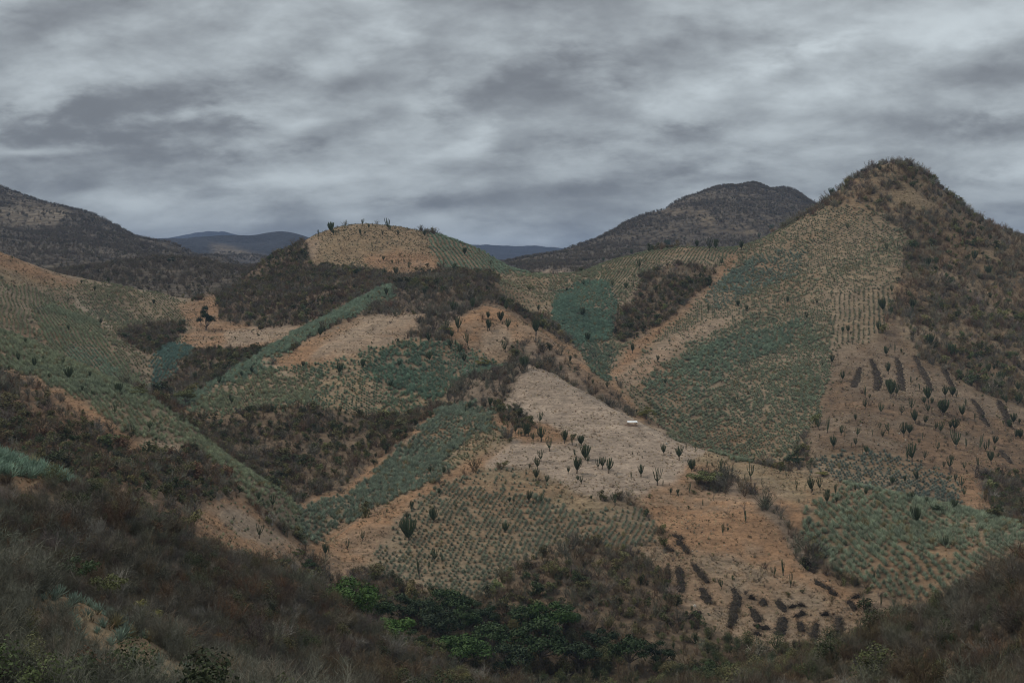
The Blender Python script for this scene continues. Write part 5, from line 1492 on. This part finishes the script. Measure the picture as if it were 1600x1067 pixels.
PITS = [
 ([(1052, 836), (1066, 842)], 8, 9, 'uppermost brush heap on the pitted slope'), ([(1058, 845), (1068, 855), (1076, 865)], 9, 10, 'narrow slanting brush heap just below the uppermost one'),
 ([(1040, 857), (1050, 862)], 11, 11, 'round brush heap left of the narrow slanting one'), ([(1042, 888), (1043, 904)], 9, 10, 'small upright brush heap by the edge of the bramble slope'),
 ([(1061, 887), (1062, 900), (1065, 912), (1063, 925)], 11, 13, 'long upright brush heap with a bulging foot'), ([(1083, 884), (1095, 898), (1106, 911)], 9, 11, 'long brush heap slanting down right across the pitted slope'),
 ([(1031, 917), (1044, 914)], 9, 9, 'low wide heap left of the long upright heap'), ([(1097, 920), (1102, 931), (1109, 944)], 14, 15, 'stout brush heap below the long slanting heap'),
 ([(1049, 943), (1062, 937)], 11, 11, 'squat heap below the long upright heap'), ([(1066, 966), (1080, 962), (1094, 958)], 10, 12, 'flat wide heap low on the left of the pitted slope'),
 ([(1084, 968), (1088, 982)], 11, 12, 'small heap hanging under the flat wide heap'), ([(1146, 921), (1152, 933), (1150, 946), (1146, 956), (1146, 968), (1139, 981)], 14, 15, 'longest winding brush heap in the middle of the pitted slope'),
 ([(1191, 938), (1194, 947)], 12, 12, 'small round heap right of the top of the winding heap'), ([(1175, 953), (1181, 963), (1186, 972)], 14, 16, 'two-lobed heap right of the winding heap'),
 ([(1173, 935), (1178, 937)], 9, 8, 'tiny flat heap above the two-lobed heap'), ([(1214, 941), (1222, 948), (1226, 956)], 13, 12, 'grey heap at the middle of the upper row of heaps'),
 ([(1235, 950), (1246, 947), (1256, 948)], 12, 11, 'wide heap in the upper row of heaps'), ([(1243, 965), (1256, 959)], 12, 12, 'heap directly below the wide heap of the upper row'),
 ([(1224, 966), (1221, 980), (1217, 992)], 15, 19, 'large upright dark heap in the lower row'), ([(1180, 978), (1200, 984)], 12, 13, 'low reddish dark heap left of the large upright heap'),
 ([(1176, 990), (1192, 994)], 13, 12, 'lowest left heap in the lower row'), ([(1249, 973), (1253, 987)], 12, 12, 'small heap right of the large upright heap'),
 ([(1276, 976), (1272, 990), (1270, 1002)], 12, 14, 'upright heap left of the rightmost tall heap'), ([(1310, 965), (1312, 982), (1304, 1002)], 15, 18, 'rightmost tall dark heap on the pitted slope'),
 ([(1284, 961), (1294, 962)], 7, 7, 'tiny square dark heap above the rightmost tall heap'), ([(1259, 887), (1275, 895)], 7, 6, 'thin dark hollow on the orange slope under the gully thicket'),
 ([(1275, 910), (1285, 915), (1297, 921)], 9, 7, 'lens-shaped dark hollow in the middle of the orange slope'), ([(1296, 926), (1307, 931)], 6, 5, 'smallest hollow below the lens-shaped hollow'),
 ([(1324, 942), (1332, 947), (1337, 954)], 7, 8, 'curved hollow at the right tip of the orange slope'), ([(1333, 934), (1342, 934)], 9, 8, 'dark heap beside the right tip of the orange slope')]
for line, w0, w1, lb in PITS:
    heap(line, w0, w1, .6, lb, GB_)

# ------------------------------------------------------------------ the low shelter with the white roof on the bare field
p = at(988, 664, 205)
o = ob('low_shelter', None, None, p)
wv, dv = 2.6, 1.3
m = MB()
NX = 14
vs = []
for k in range(NX + 1):                       # corrugated sheet
    x_ = -wv / 2 + wv * k / NX
    zz = .03 * (k % 2)
    for y_, z_ in ((-dv / 2, .82), (dv / 2, 1.02)):
        vs += [(x_, y_, z_ + zz), (x_, y_, z_ + zz - .012)]
fs = []
for k in range(NX):
    a_ = k * 4
    fs += [(a_, a_ + 4, a_ + 6, a_ + 2), (a_ + 1, a_ + 3, a_ + 7, a_ + 5), (a_, a_ + 1, a_ + 5, a_ + 4), (a_ + 2, a_ + 6, a_ + 7, a_ + 3)]
m.add(vs, fs)
ob('roof_sheet', m.mesh('roof_sheet', M_SHEET), o)
for x_, y_, z_ in ((-1.15, -.55, .82), (1.15, -.55, .82), (-1.15, .55, 1.0), (1.15, .55, 1.0)):
    m = MB()
    m.tube([(0, 0, -.4), (.01, 0, z_ * .5), (0, 0, z_)], [.06, .055, .05], 7)
    ob('post', m.mesh('post', M_POST, smooth=True), o, (x_, y_, 0))
m = MB()
vs = []
for k in range(13):
    an = math.pi * 2 * k / 12
    for q, z_ in ((1.0, -.45), (.97, .32), (.80, .36), (.78, -.3)):
        vs.append((math.cos(an) * 1.75 * q - .45, math.sin(an) * .62 * q - .75, z_ + .05 * math.sin(k * 2.1)))
fs = [(k * 4 + j, (k + 1) * 4 + j, (k + 1) * 4 + j + 1, k * 4 + j + 1) for k in range(12) for j in range(3)]
m.add(vs, fs)
ob('earth_bank', m.mesh('earth_bank', M_EARTHWALL), o)
tag(o, 'low shelter with a white roof sheet on the crest of the pale bare field', 'shelter')

# ------------------------------------------------------------------ the air: thin haze over the whole valley
zlo, zhi = float(Zg.min()) - 1.5, float(max(Zg.max(), 40)) + 25
me = bpy.data.meshes.new('haze')
x1, y0, y1 = 7600.0, -60.0, 9300.0
vs = [(x, y, z) for z in (zlo, zhi) for x, y in ((-x1, y0), (x1, y0), (x1, y1), (-x1, y1))]
me.from_pydata(vs, [], [(3, 2, 1, 0), (4, 5, 6, 7), (0, 1, 5, 4), (1, 2, 6, 5), (2, 3, 7, 6), (3, 0, 4, 7)])
hm_ = bpy.data.materials.new('haze')
hm_.use_nodes = True
hm_.node_tree.nodes.clear()
hb = NB(hm_.node_tree)
pv = hb.n('ShaderNodeVolumePrincipled', ins={'Color': (0.30, 0.43, 0.70, 1), 'Density': 0.00010, 'Anisotropy': 0.0})
ho = hb.n('ShaderNodeOutputMaterial')
hm_.node_tree.links.new(pv.outputs[0], ho.inputs['Volume'])
me.materials.append(hm_)
hz = ob('haze', me)
tag(hz, 'thin bluish haze over the valley and far mountains', 'haze', kind='stuff')
